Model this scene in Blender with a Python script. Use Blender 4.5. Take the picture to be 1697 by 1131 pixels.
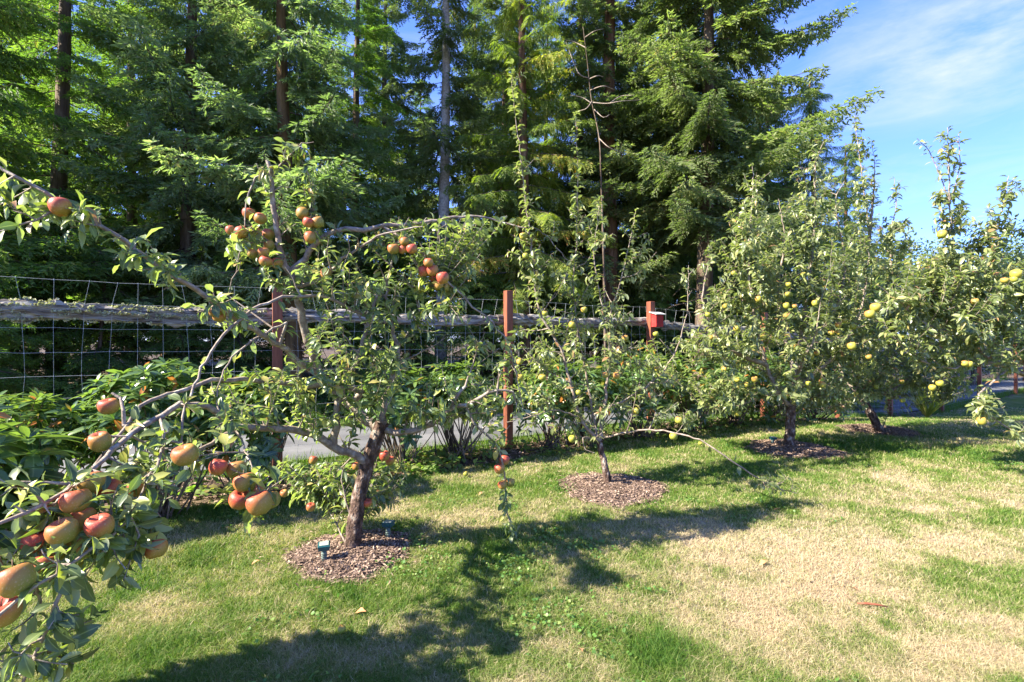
import bpy, math, random
import numpy as np
from mathutils import Vector
R = math.radians
rng = np.random.default_rng(7)
random.seed(7)
for o in list(bpy.data.objects): bpy.data.objects.remove(o)
S = bpy.context.scene
COL = S.collection

# ------------------------------------------------------------------ camera, world, sun, exposure
F, H = 800.0, 1.37
cam_d = bpy.data.cameras.new("camera"); cam = bpy.data.objects.new("camera", cam_d); COL.objects.link(cam)
cam.location = (0, 0, H); cam.rotation_euler = (R(90), 0, 0)
cam_d.sensor_width = 36; cam_d.lens = 36 * F / 1697.0
cam_d.clip_start = 0.05; cam_d.clip_end = 2000
S.camera = cam
SUN_EL = R(38); SUN_AZ = math.atan2(-1.0, -0.36)
W = bpy.data.worlds.new("World"); S.world = W; W.use_nodes = True
nt = W.node_tree; N = nt.nodes; Lk = nt.links; N.clear()
out = N.new('ShaderNodeOutputWorld'); bg = N.new('ShaderNodeBackground'); bg.inputs[1].default_value = 0.15
sky = N.new('ShaderNodeTexSky'); sky.sky_type = 'NISHITA'; sky.sun_disc = False
sky.sun_elevation = SUN_EL; sky.sun_rotation = SUN_AZ; sky.air_density = 1.0; sky.dust_density = 0.1; sky.ozone_density = 4.0
tc = N.new('ShaderNodeTexCoord')
mp = N.new('ShaderNodeMapping'); mp.inputs['Rotation'].default_value = (0.0, R(12), R(-38)); mp.inputs['Scale'].default_value = (1.2, 5.0, 14.0)
nz = N.new('ShaderNodeTexNoise'); nz.inputs['Scale'].default_value = 1.6; nz.inputs['Detail'].default_value = 7; nz.inputs['Roughness'].default_value = .62; nz.inputs['Distortion'].default_value = .5
rp = N.new('ShaderNodeValToRGB'); rp.color_ramp.elements[0].position = .44; rp.color_ramp.elements[1].position = .82
rp.color_ramp.elements[1].color = (.34, .34, .34, 1)
Lk.new(tc.outputs['Generated'], mp.inputs[0]); Lk.new(mp.outputs[0], nz.inputs[0]); Lk.new(nz.outputs[0], rp.inputs[0])
# one brighter wisp of cirrus high on the right
d0 = Vector((.97, 1.0, .63)).normalized()
vs = N.new('ShaderNodeVectorMath'); vs.operation = 'SUBTRACT'; vs.inputs[1].default_value = d0
nrm = N.new('ShaderNodeVectorMath'); nrm.operation = 'NORMALIZE'; Lk.new(tc.outputs['Generated'], nrm.inputs[0]); Lk.new(nrm.outputs[0], vs.inputs[0])
vsc = N.new('ShaderNodeVectorMath'); vsc.operation = 'MULTIPLY'; vsc.inputs[1].default_value = (1, 1, 1.9); Lk.new(vs.outputs[0], vsc.inputs[0])
vl = N.new('ShaderNodeVectorMath'); vl.operation = 'LENGTH'; Lk.new(vsc.outputs[0], vl.inputs[0])
mr = N.new('ShaderNodeMapRange'); mr.inputs[1].default_value = .22; mr.inputs[2].default_value = .0; Lk.new(vl.outputs['Value'], mr.inputs[0])
nz2 = N.new('ShaderNodeTexNoise'); nz2.inputs['Scale'].default_value = 2.6; nz2.inputs['Detail'].default_value = 8; nz2.inputs['Roughness'].default_value = .6
mp2 = N.new('ShaderNodeMapping'); mp2.inputs['Rotation'].default_value = (0, R(20), R(-40)); mp2.inputs['Scale'].default_value = (1.5, 3.0, 7.0)
Lk.new(tc.outputs['Generated'], mp2.inputs[0]); Lk.new(mp2.outputs[0], nz2.inputs[0])
rp2 = N.new('ShaderNodeValToRGB'); rp2.color_ramp.elements[0].position = .36; rp2.color_ramp.elements[1].position = .68; Lk.new(nz2.outputs[0], rp2.inputs[0])
mu = N.new('ShaderNodeMath'); mu.operation = 'MULTIPLY'; Lk.new(mr.outputs[0], mu.inputs[0]); Lk.new(rp2.outputs[0], mu.inputs[1])
ad = N.new('ShaderNodeMath'); ad.operation = 'ADD'; ad.use_clamp = True; Lk.new(mu.outputs[0], ad.inputs[0]); Lk.new(rp.outputs[0], ad.inputs[1])
mx = N.new('ShaderNodeMix'); mx.data_type = 'RGBA'; mx.inputs['B'].default_value = (1.45, 1.55, 1.75, 1)
hs = N.new('ShaderNodeHueSaturation'); hs.inputs['Saturation'].default_value = 1.05; hs.inputs['Value'].default_value = 1.0
tn = N.new('ShaderNodeMix'); tn.data_type = 'RGBA'; tn.blend_type = 'MULTIPLY'; tn.inputs['Factor'].default_value = 1; tn.inputs['B'].default_value = (.46, .52, .9, 1)
gm = N.new('ShaderNodeGamma'); gm.inputs[1].default_value = .8; Lk.new(sky.outputs[0], gm.inputs[0]); Lk.new(gm.outputs[0], tn.inputs['A']); Lk.new(tn.outputs['Result'], hs.inputs['Color'])
Lk.new(ad.outputs[0], mx.inputs['Factor']); Lk.new(hs.outputs[0], mx.inputs['A']); Lk.new(mx.outputs['Result'], bg.inputs[0]); Lk.new(bg.outputs[0], out.inputs[0])

sd = bpy.data.lights.new("sun", 'SUN'); sun = bpy.data.objects.new("sun", sd); COL.objects.link(sun)
sd.energy = 4.5; sd.angle = R(.5); sd.color = (1, .92, .75)
sv = Vector((math.sin(SUN_AZ) * math.cos(SUN_EL), math.cos(SUN_AZ) * math.cos(SUN_EL), math.sin(SUN_EL)))
sun.rotation_euler = sv.to_track_quat('Z', 'Y').to_euler(); sun.location = (-20, -5, 20)
S.view_settings.view_transform = 'Standard'; S.view_settings.look = 'None'; S.view_settings.exposure = 2.25; S.view_settings.gamma = 1
S.render.engine = 'CYCLES'
S.cycles.max_bounces = 5; S.cycles.diffuse_bounces = 3; S.cycles.transmission_bounces = 3; S.cycles.transparent_max_bounces = 4

# ------------------------------------------------------------------ helpers
def at(px, py, d): return np.array([(px - 848.5) / F * d, d, H - (py - 565.5) / F * d])
def sstep(a, b, v):
    t = np.clip((np.asarray(v, float) - a) / (b - a), 0, 1); return t * t * (3 - 2 * t)
FP = [(-9.57, 1.04), (-7.19, 2.36), (-4.81, 3.68), (-2.43, 5.0), (-.05, 6.32), (2.24, 7.8), (4.75, 9.1), (7.1, 10.5), (9.4, 12.0), (12.1, 13.6), (15.3, 15.8), (19.1, 18.3), (24, 21.3), (29, 24.2)]
FPa = np.array(FP)
def fence_y(x): return np.interp(x, FPa[:, 0], FPa[:, 1])
def noise2(x, y, s=1.0, seed=0):
    r = np.random.default_rng(seed); v = 0
    for i in range(7):
        a = r.uniform(0, 6.28); k = (1.0 + i * .9) / s; p = r.uniform(0, 6.28)
        v = v + np.sin((x * math.cos(a) + y * math.sin(a)) * k * 2 + p + 1.3 * np.sin((x * math.sin(a) - y * math.cos(a)) * k + p * 2)) / (1 + i * .5)
    return v / 2.6
def gz(x, y):
    x = np.asarray(x, float); y = np.asarray(y, float)
    return -.62 * sstep(7.6, 13.5, y) * sstep(0.5, 5, x) + .015 * noise2(x, y, 2.5, 3) + .5 * sstep(9.5, 18, y - .35 * x) * sstep(6, 0, x)
def mk(name, V, Fs, mat, parent=None, attrs=None, smooth=True, loc=None):
    V = np.asarray(V, np.float32).reshape(-1, 3)
    if not isinstance(Fs, (list, tuple)): Fs = [Fs]
    Fs = [np.asarray(f, np.int32) for f in Fs if len(f)]
    me = bpy.data.meshes.new(name); me.vertices.add(len(V)); me.vertices.foreach_set('co', V.ravel())
    li = np.concatenate([f.ravel() for f in Fs]); tot = np.concatenate([np.full(len(f), f.shape[1], np.int32) for f in Fs])
    st = np.concatenate([[0], np.cumsum(tot)[:-1]]).astype(np.int32)
    me.loops.add(len(li)); me.loops.foreach_set('vertex_index', li)
    me.polygons.add(len(tot)); me.polygons.foreach_set('loop_start', st)
    me.polygons.foreach_set('use_smooth', np.full(len(tot), smooth))
    if attrs:
        for k, a in attrs.items():
            A = me.attributes.new(k, 'FLOAT', 'POINT'); A.data.foreach_set('value', np.asarray(a, np.float32).ravel())
    me.update(calc_edges=True)
    if mat: me.materials.append(mat)
    o = bpy.data.objects.new(name, me); COL.objects.link(o)
    if parent: o.parent = parent
    if loc is not None: o.location = loc
    return o
def tag(o, label=None, cat=None, group=None, kind=None):
    if label: o['label'] = label
    if cat: o['category'] = cat
    if group: o['group'] = group
    if kind: o['kind'] = kind
    return o
def empty(name, loc, label, cat, group=None, rz=0):
    o = bpy.data.objects.new(name, None); COL.objects.link(o); o.location = loc; o.rotation_euler = (0, 0, rz)
    o.empty_display_size = .1
    return tag(o, label, cat, group)
def copyo(o, parent=None):
    c = o.copy(); COL.objects.link(c)
    if parent is not None: c.parent = parent
    return c
class MB:
    def __init__(s): s.V = []; s.Q = []; s.T = []; s.n = 0; s.A = {}
    def add(s, V, Q=None, T=None, **attrs):
        V = np.asarray(V, float).reshape(-1, 3)
        if Q is not None and len(Q): s.Q.append(np.asarray(Q) + s.n)
        if T is not None and len(T): s.T.append(np.asarray(T) + s.n)
        for k, a in attrs.items(): s.A.setdefault(k, []).append(np.broadcast_to(a, (len(V),)))
        s.V.append(V); s.n += len(V); return s
    def build(s, name, mat, parent=None, smooth=True, loc=None):
        V = np.concatenate(s.V); Fs = []
        if s.Q: Fs.append(np.concatenate(s.Q))
        if s.T: Fs.append(np.concatenate(s.T))
        return mk(name, V, Fs, mat, parent, {k: np.concatenate(a) for k, a in s.A.items()}, smooth, loc)
    def box(s, c, h, rot=None, bev=0.0):
        c = np.array(c, float); h = np.array(h, float)
        if bev:
            P = []
            for z in (-1, 1):
                for inset in ((bev, 0), (0, bev)) if z < 0 else ((0, bev), (bev, 0)):
                    a, b = inset; hx, hy, hz = h[0], h[1], h[2]
                    zz = z * (hz - b)
                    hx2, hy2 = hx - a, hy - a
                    for (sx, sy) in ((1, 1), (-1, 1), (-1, -1), (1, -1)):
                        P += [(sx * (hx2), sy * (hy2 - bev), zz), (sx * (hx2 - bev), sy * hy2, zz)] if sx * sy > 0 else [(sx * (hx2 - bev), sy * hy2, zz), (sx * hx2, sy * (hy2 - bev), zz)]
            P = np.array(P); Q = []
            for r in range(3):
                for i in range(8): Q.append((r * 8 + i, r * 8 + (i + 1) % 8, (r + 1) * 8 + (i + 1) % 8, (r + 1) * 8 + i))
            T = [(0, i + 1, i) for i in range(1, 7)] + [(24, 24 + i, 24 + i + 1) for i in range(1, 7)]
            if rot is not None: P = P @ np.array(rot).T
            return s.add(P + c, Q, T)
        P = np.array([(x, y, z) for z in (-1, 1) for y in (-1, 1) for x in (-1, 1)], float) * h
        if rot is not None: P = P @ np.array(rot).T
        return s.add(P + c, [(0, 2, 3, 1), (4, 5, 7, 6), (0, 1, 5, 4), (2, 6, 7, 3), (0, 4, 6, 2), (1, 3, 7, 5)])
    def tube(s, P, r, k=6, cap=True):
        V, Q = tube(P, r, k); s.add(V, Q)
        if cap:
            n = len(P)
            s.add([P[0], P[-1]]); b = s.n - 2
            o = b - n * k
            s.T.append(np.array([(b, o + (i + 1) % k, o + i) for i in range(k)] + [(b + 1, o + (n - 1) * k + i, o + (n - 1) * k + (i + 1) % k) for i in range(k)]))
        return s
def nz_(v): return v / np.maximum(np.linalg.norm(v, axis=-1, keepdims=True), 1e-9)
def tube(P, r, k=6):
    P = np.asarray(P, float); n = len(P); r = np.broadcast_to(r, (n,))
    T = nz_(np.gradient(P, axis=0)); ref = np.array([0, 0, 1.]) if abs(T[0][2]) < .8 else np.array([1., 0, 0])
    u = np.cross(T[0], ref); u /= np.linalg.norm(u); V = np.zeros((n, k, 3)); an = np.arange(k) * 2 * np.pi / k
    for i in range(n):
        u = u - T[i] * u.dot(T[i]); u /= max(np.linalg.norm(u), 1e-9); v = np.cross(T[i], u)
        V[i] = P[i] + r[i] * (np.cos(an)[:, None] * u + np.sin(an)[:, None] * v)
    i = np.arange(n - 1)[:, None] * k; j = np.arange(k)[None]; j2 = (j + 1) % k
    Q = np.stack([i + j, i + j2, i + k + j2, i + k + j], -1).reshape(-1, 4)
    return V.reshape(-1, 3), Q
def segs(A, B, ra, rb, k=5):
    """many frustums at once"""
    n = len(A); T = nz_(B - A); ref = np.where(np.abs(T[:, 2:3]) < .9, np.array([[0, 0, 1.]]), np.array([[1., 0, 0]]))
    u = nz_(np.cross(T, ref)); v = np.cross(T, u); an = np.arange(k) * 2 * np.pi / k
    ring = np.cos(an)[None, :, None] * u[:, None] + np.sin(an)[None, :, None] * v[:, None]
    V = np.concatenate([A[:, None] - T[:, None] * ra[:, None, None] * .3 + ring * ra[:, None, None], B[:, None] + T[:, None] * rb[:, None, None] * .3 + ring * rb[:, None, None]], 1)
    b = np.arange(n)[:, None] * 2 * k; j = np.arange(k)[None]; j2 = (j + 1) % k
    Q = np.stack([b + j, b + j2, b + k + j2, b + k + j], -1).reshape(-1, 4)
    return V.reshape(-1, 3), Q
def catmull(P, step=.05):
    P = np.asarray(P, float)
    if len(P) < 3: P = np.array([P[0], (P[0] + P[-1]) / 2, P[-1]])
    Pe = np.concatenate([[2 * P[0] - P[1]], P, [2 * P[-1] - P[-2]]]); out = []; tt = []
    for i in range(len(P) - 1):
        p0, p1, p2, p3 = Pe[i:i + 4]; L = np.linalg.norm((p2 - p1)[:3]); m = max(1, int(round(L / step)))
        for j in range(m):
            t = j / m; out.append(.5 * ((2 * p1) + (-p0 + p2) * t + (2 * p0 - 5 * p1 + 4 * p2 - p3) * t * t + (-p0 + 3 * p1 - 3 * p2 + p3) * t ** 3)); tt.append(i + t)
    out.append(P[-1]); tt.append(len(P) - 1.0)
    return np.array(out), np.array(tt)
def inst(pV, loc, X, Y, Z, sc):
    """K instances of proto verts; returns (K*n,3)"""
    M = np.stack([X, Y, Z], -1) * np.asarray(sc).reshape(-1, 1, 1)
    return (np.einsum('kij,nj->kni', M, pV) + loc[:, None]).reshape(-1, 3)
def instF(pF, K, n): return (np.asarray(pF)[None] + (np.arange(K) * n)[:, None, None]).reshape(-1, np.asarray(pF).shape[1])
def frames(D, Nn):
    Y = nz_(D); X = nz_(np.cross(Y, Nn)); Z = np.cross(X, Y); return X, Y, Z

# ------------------------------------------------------------------ materials
def newmat(name):
    m = bpy.data.materials.new(name); m.use_nodes = True; t = m.node_tree; t.nodes.clear()
    return m, t.nodes, t.links
def nn(nodes, typ, **k):
    n = nodes.new(typ)
    for a, b in k.items():
        if a.startswith('i_'): n.inputs[a[2:]].default_value = b
        else: setattr(n, a, b)
    return n
def ramp(nodes, stops):
    r = nodes.new('ShaderNodeValToRGB'); e = r.color_ramp.elements
    while len(e) > 1: e.remove(e[-1])
    e[0].position = stops[0][0]; e[0].color = (*stops[0][1], 1)
    for p, c in stops[1:]:
        x = e.new(p); x.color = (*c, 1)
    return r
def leafmat(name, stops, under=None, rough=.5, trans=.3, vein=False, spec=.4, nscale=3.0, namt=.25, tint=(1.1, 1.25, .35)):
    m, N, L = newmat(name); o = N.new('ShaderNodeOutputMaterial')
    a = nn(N, 'ShaderNodeAttribute', attribute_name='rnd'); tcn = N.new('ShaderNodeTexCoord')
    nzn = nn(N, 'ShaderNodeTexNoise', i_Scale=nscale, i_Detail=2.0); L.new(tcn.outputs['Object'], nzn.inputs['Vector'])
    md = nn(N, 'ShaderNodeMath', operation='MULTIPLY_ADD'); md.inputs[1].default_value = namt; L.new(nzn.outputs[0], md.inputs[0]); 
    sb = nn(N, 'ShaderNodeMath', operation='SUBTRACT', use_clamp=True); sb.inputs[1].default_value = namt * .5; L.new(a.outputs['Fac'], sb.inputs[0]); L.new(sb.outputs[0], md.inputs[2])
    rm = ramp(N, stops); L.new(md.outputs[0], rm.inputs[0]); col = rm.outputs[0]
    if vein:
        am = nn(N, 'ShaderNodeAttribute', attribute_name='mid'); mr = nn(N, 'ShaderNodeMapRange'); mr.inputs[1].default_value = .02; mr.inputs[2].default_value = .14; mr.inputs[3].default_value = .55; mr.inputs[4].default_value = 0
        L.new(am.outputs['Fac'], mr.inputs[0]); mv = nn(N, 'ShaderNodeMix', data_type='RGBA'); mv.inputs['B'].default_value = (.3, .36, .14, 1)
        L.new(mr.outputs[0], mv.inputs['Factor']); L.new(col, mv.inputs['A']); col = mv.outputs['Result']
    if under:
        g = N.new('ShaderNodeNewGeometry'); mu_ = nn(N, 'ShaderNodeMix', data_type='RGBA'); mu_.inputs['B'].default_value = (*under, 1)
        ml = nn(N, 'ShaderNodeMath', operation='MULTIPLY'); ml.inputs[1].default_value = .75; L.new(g.outputs['Backfacing'], ml.inputs[0])
        L.new(ml.outputs[0], mu_.inputs['Factor']); L.new(col, mu_.inputs['A']); col = mu_.outputs['Result']
    p = nn(N, 'ShaderNodeBsdfPrincipled'); p.inputs['Roughness'].default_value = rough; p.inputs['Specular IOR Level'].default_value = spec; L.new(col, p.inputs['Base Color'])
    tr = N.new('ShaderNodeBsdfTranslucent'); vm = nn(N, 'ShaderNodeVectorMath', operation='MULTIPLY'); vm.inputs[1].default_value = tuple(2.0 * t for t in tint); L.new(col, vm.inputs[0]); L.new(vm.outputs[0], tr.inputs[0])
    mxs = N.new('ShaderNodeMixShader'); mxs.inputs[0].default_value = trans; L.new(p.outputs[0], mxs.inputs[1]); L.new(tr.outputs[0], mxs.inputs[2]); L.new(mxs.outputs[0], o.inputs[0])
    return m
def solid(name, stops, scale=8.0, rough=.8, bump=.3, bscale=None, stretch=(1, 1, 1), detail=6, spec=.3, bdist=.01, coord='Object', metal=0, wave=False):
    m, N, L = newmat(name); o = N.new('ShaderNodeOutputMaterial'); tcn = N.new('ShaderNodeTexCoord')
    mpn = nn(N, 'ShaderNodeMapping'); mpn.inputs['Scale'].default_value = stretch; L.new(tcn.outputs[coord], mpn.inputs[0])
    n1 = nn(N, 'ShaderNodeTexNoise', i_Scale=scale, i_Detail=detail, i_Roughness=.6); L.new(mpn.outputs[0], n1.inputs['Vector'])
    rm = ramp(N, stops); L.new(n1.outputs[0], rm.inputs[0])
    p = nn(N, 'ShaderNodeBsdfPrincipled'); p.inputs['Roughness'].default_value = rough; p.inputs['Specular IOR Level'].default_value = spec; p.inputs['Metallic'].default_value = metal
    L.new(rm.outputs[0], p.inputs['Base Color'])
    n2 = nn(N, 'ShaderNodeTexNoise', i_Scale=bscale or scale * 2.5, i_Detail=6.0); L.new(mpn.outputs[0], n2.inputs['Vector'])
    b = nn(N, 'ShaderNodeBump', i_Strength=bump, i_Distance=bdist); L.new(n2.outputs[0], b.inputs['Height']); L.new(b.outputs[0], p.inputs['Normal'])
    L.new(p.outputs[0], o.inputs[0]); return m
M_apl = leafmat('apple_leaf', [(0, (.04, .066, .022)), (.35, (.085, .125, .04)), (.66, (.15, .19, .055)), (.84, (.27, .28, .06)), (.96, (.34, .3, .09)), (1, (.24, .11, .05))], under=(.25, .3, .19), rough=.38, trans=.28, vein=True, spec=.6)
M_apl2 = leafmat('olive_apple_leaf', [(0, (.06, .085, .03)), (.4, (.14, .17, .06)), (.8, (.22, .24, .09)), (.93, (.27, .27, .1)), (1, (.25, .13, .06))], under=(.25, .29, .18), rough=.38, trans=.25, vein=False, spec=.65)
M_rho = leafmat('rhododendron_leaf', [(0, (.025, .06, .02)), (.5, (.06, .115, .03)), (.9, (.13, .2, .05)), (.94, (.3, .26, .03)), (.97, (.45, .16, .02)), (1, (.3, .1, .02))], under=(.14, .2, .08), rough=.3, trans=.3, vein=True, spec=.7, namt=.1)
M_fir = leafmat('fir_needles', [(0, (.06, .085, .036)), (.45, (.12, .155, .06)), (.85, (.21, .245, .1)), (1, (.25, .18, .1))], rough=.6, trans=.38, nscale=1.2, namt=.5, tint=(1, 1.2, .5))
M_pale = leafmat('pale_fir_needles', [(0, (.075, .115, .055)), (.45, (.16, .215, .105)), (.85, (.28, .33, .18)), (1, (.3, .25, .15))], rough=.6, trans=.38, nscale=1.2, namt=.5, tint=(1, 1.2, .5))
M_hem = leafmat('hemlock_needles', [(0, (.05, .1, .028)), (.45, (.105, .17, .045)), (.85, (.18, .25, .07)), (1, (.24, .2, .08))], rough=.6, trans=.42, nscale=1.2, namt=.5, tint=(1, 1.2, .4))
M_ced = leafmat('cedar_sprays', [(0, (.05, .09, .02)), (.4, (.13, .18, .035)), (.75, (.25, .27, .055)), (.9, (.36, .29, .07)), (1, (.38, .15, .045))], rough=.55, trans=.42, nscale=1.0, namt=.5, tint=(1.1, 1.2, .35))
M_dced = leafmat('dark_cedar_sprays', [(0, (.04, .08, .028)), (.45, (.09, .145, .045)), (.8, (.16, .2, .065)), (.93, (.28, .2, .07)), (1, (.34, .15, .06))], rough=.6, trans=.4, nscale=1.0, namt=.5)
M_far = leafmat('far_leaves', [(0, (.03, .06, .02)), (.5, (.06, .1, .035)), (1, (.12, .15, .06))], rough=.6, trans=.2)
M_bark = solid('apple_bark', [(.36, (.025, .016, .012)), (.48, (.085, .05, .036)), (.56, (.15, .1, .08)), (.64, (.3, .26, .22)), (.74, (.45, .42, .38))], 22, .9, 1.0, 55, (1, 1, .6), detail=10, bdist=.03)
M_twig = solid('apple_twig_bark', [(.3, (.13, .095, .075)), (.55, (.25, .2, .16)), (.72, (.42, .4, .34))], 30, .7, .4, 80)
M_fbark = solid('conifer_bark', [(.3, (.045, .03, .022)), (.5, (.12, .085, .06)), (.7, (.25, .2, .15))], 7, .9, 1.0, 16, (1, 1, .22), bdist=.04)
M_rbark = solid('red_conifer_bark', [(.3, (.06, .03, .018)), (.5, (.16, .085, .05)), (.72, (.3, .19, .12))], 8, .9, 1.0, 18, (1, 1, .15), bdist=.04)
M_mbark = solid('mossy_orange_bark', [(.32, (.05, .032, .018)), (.5, (.13, .08, .035)), (.7, (.24, .15, .065))], 7, .9, 1.0, 16, (1, 1, .22), bdist=.04)
M_gbark = solid('grey_dead_bark', [(.3, (.18, .16, .14)), (.7, (.45, .42, .38))], 20, .9, .6, 40)
M_post = solid('red_stained_post', [(.34, (.09, .03, .018)), (.5, (.21, .066, .034)), (.62, (.25, .09, .05)), (.72, (.34, .2, .14))], 16, .6, .5, 30, (1, 1, .12), bdist=.004)
M_rail = solid('weathered_rail', [(.34, (.045, .038, .032)), (.45, (.18, .15, .13)), (.57, (.33, .3, .26)), (.74, (.5, .49, .43))], 16, .95, 1.0, 40, (.3, .3, 2.2), bdist=.03)
M_lich = leafmat('lichen', [(0, (.2, .2, .13)), (.5, (.36, .36, .24)), (1, (.5, .47, .3))], rough=.9, trans=.1, spec=.1)
M_wire = solid('galvanised_wire', [(.3, (.25, .28, .29)), (.7, (.4, .43, .44))], 20, .45, 0, metal=.25, spec=.5)
M_soil = solid('forest_floor_soil', [(.3, (.035, .024, .016)), (.5, (.08, .055, .036)), (.65, (.13, .09, .055)), (.8, (.1, .11, .04))], 2.2, .95, 1.0, 25, bdist=.03, coord='Object')
M_mulch = solid('bark_mulch', [(.3, (.06, .04, .032)), (.5, (.15, .1, .08)), (.7, (.27, .2, .165))], 38, .95, 1.0, 60, bdist=.02)
M_chip = leafmat('mulch_chip', [(0, (.06, .038, .028)), (.5, (.18, .12, .09)), (1, (.4, .29, .22))], rough=.9, trans=0, spec=.2)
M_road = solid('asphalt_road', [(.3, (.08, .08, .085)), (.5, (.12, .12, .127)), (.7, (.17, .17, .172))], 1.2, .9, .5, 120, detail=10, bdist=.006)
def lawnmat(name, blade):
    m, N, L = newmat(name); o = N.new('ShaderNodeOutputMaterial'); tcn = N.new('ShaderNodeTexCoord')
    a = nn(N, 'ShaderNodeAttribute', attribute_name='dry'); 
    n1 = nn(N, 'ShaderNodeTexNoise', i_Scale=9.0, i_Detail=8.0, i_Roughness=.7); L.new(tcn.outputs['Object'], n1.inputs['Vector'])
    s = nn(N, 'ShaderNodeMath', operation='MULTIPLY_ADD'); s.inputs[1].default_value = .0 if blade else .35; L.new(n1.outputs[0], s.inputs[0])
    s2 = nn(N, 'ShaderNodeMath', operation='SUBTRACT'); s2.inputs[1].default_value = .0 if blade else .16; L.new(a.outputs['Fac'], s2.inputs[0]); L.new(s2.outputs[0], s.inputs[2])
    g = [(0, (.05, .12, .014)), (.28, (.11, .185, .026)), (.48, (.195, .235, .06)), (.64, (.33, .285, .15)), (.85, (.5, .41, .28)), (1, (.46, .35, .24))]
    if not blade: g = [(p, tuple(x * .6 for x in c)) for p, c in g]
    rm = ramp(N, g); L.new(s.outputs[0], rm.inputs[0])
    p = nn(N, 'ShaderNodeBsdfPrincipled'); p.inputs['Roughness'].default_value = .6 if blade else .95; p.inputs['Specular IOR Level'].default_value = .3 if blade else .1
    L.new(rm.outputs[0], p.inputs['Base Color'])
    if blade:
        tr = N.new('ShaderNodeBsdfTranslucent'); vm = nn(N, 'ShaderNodeVectorMath', operation='MULTIPLY'); vm.inputs[1].default_value = (1.5, 1.7, .8); L.new(rm.outputs[0], vm.inputs[0]); L.new(vm.outputs[0], tr.inputs[0])
        mxs = N.new('ShaderNodeMixShader'); mxs.inputs[0].default_value = .35; L.new(p.outputs[0], mxs.inputs[1]); L.new(tr.outputs[0], mxs.inputs[2]); L.new(mxs.outputs[0], o.inputs[0])
    else:
        n2 = nn(N, 'ShaderNodeTexNoise', i_Scale=60.0, i_Detail=4.0); L.new(tcn.outputs['Object'], n2.inputs['Vector'])
        b = nn(N, 'ShaderNodeBump', i_Strength=1.0, i_Distance=.02); L.new(n2.outputs[0], b.inputs['Height']); L.new(b.outputs[0], p.inputs['Normal'])
        L.new(p.outputs[0], o.inputs[0])
    return m
M_lawn = lawnmat('lawn_turf', False); M_blade = lawnmat('grass_blades', True)
def applemat(name, base, yel, blush, amt):
    m, N, L = newmat(name); o = N.new('ShaderNodeOutputMaterial'); tcn = N.new('ShaderNodeTexCoord'); oi = N.new('ShaderNodeObjectInfo')
    n1 = nn(N, 'ShaderNodeTexNoise', i_Scale=14.0, i_Detail=5.0); L.new(tcn.outputs['Object'], n1.inputs['Vector'])
    sx = N.new('ShaderNodeSeparateXYZ'); L.new(tcn.outputs['Object'], sx.inputs[0])
    # the blush sits on one shoulder of the fruit (its own turned axis)
    a1 = nn(N, 'ShaderNodeMath', operation='MULTIPLY_ADD'); a1.inputs[1].default_value = 11; L.new(sx.outputs[2], a1.inputs[0])
    a2 = nn(N, 'ShaderNodeMath', operation='MULTIPLY_ADD'); a2.inputs[1].default_value = -8; L.new(sx.outputs[0], a2.inputs[0]); a2.inputs[2].default_value = amt; L.new(a2.outputs[0], a1.inputs[2])
    a3 = nn(N, 'ShaderNodeMath', operation='MULTIPLY_ADD'); a3.inputs[1].default_value = .7; L.new(n1.outputs[0], a3.inputs[0]); L.new(a1.outputs[0], a3.inputs[2])
    a4 = nn(N, 'ShaderNodeMath', operation='MULTIPLY_ADD', use_clamp=True); a4.inputs[1].default_value = .45; L.new(oi.outputs['Random'], a4.inputs[0]); L.new(a3.outputs[0], a4.inputs[2])
    rm = ramp(N, [(.2, base), (.58, yel), (1.0, blush)]); L.new(a4.outputs[0], rm.inputs[0])
    n3 = nn(N, 'ShaderNodeTexNoise', i_Scale=220.0, i_Detail=1.0); L.new(tcn.outputs['Object'], n3.inputs['Vector'])
    r3 = ramp(N, [(.6, (0, 0, 0)), (.68, (1, 1, 1))]); L.new(n3.outputs[0], r3.inputs[0])
    mm = nn(N, 'ShaderNodeMix', data_type='RGBA'); mm.inputs['B'].default_value = (.42, .3, .15, 1); mfa = nn(N, 'ShaderNodeMath', operation='MULTIPLY'); mfa.inputs[1].default_value = .5; L.new(r3.outputs[0], mfa.inputs[0])
    L.new(mfa.outputs[0], mm.inputs['Factor']); L.new(rm.outputs[0], mm.inputs['A'])
    p = nn(N, 'ShaderNodeBsdfPrincipled'); p.inputs['Roughness'].default_value = .5; p.inputs['Specular IOR Level'].default_value = .35; L.new(mm.outputs['Result'], p.inputs['Base Color'])
    L.new(p.outputs[0], o.inputs[0]); return m
M_app = applemat('red_blushed_apple', (.19, .19, .03), (.34, .19, .04), (.38, .06, .035), .07)
M_app2 = applemat('yellow_green_apple', (.2, .23, .025), (.33, .29, .04), (.42, .15, .05), -.25)
M_stalk = solid('apple_stalk', [(.3, (.1, .06, .03)), (.7, (.2, .13, .07))], 50)
M_bred = solid('red_birdhouse_paint', [(.3, (.36, .02, .02)), (.6, (.46, .04, .035)), (.75, (.5, .12, .1))], 12, .5, .2, 60, bdist=.002)
M_groof = solid('grey_board', [(.3, (.3, .29, .28)), (.7, (.5, .49, .47))], 20, .8, .4, 50)
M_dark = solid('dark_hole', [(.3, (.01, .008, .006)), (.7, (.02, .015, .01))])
M_teal = solid('teal_plastic', [(.3, (.006, .05, .058)), (.7, (.012, .09, .1))], 30, .4, .1, spec=.5)
M_panel = solid('solar_panel', [(.35, (.2, .24, .2)), (.6, (.35, .38, .33))], 60, .35, 0, spec=.6)
M_stake = solid('grey_green_stake', [(.3, (.07, .1, .09)), (.7, (.12, .16, .14))], 30, .5, .2)
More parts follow.
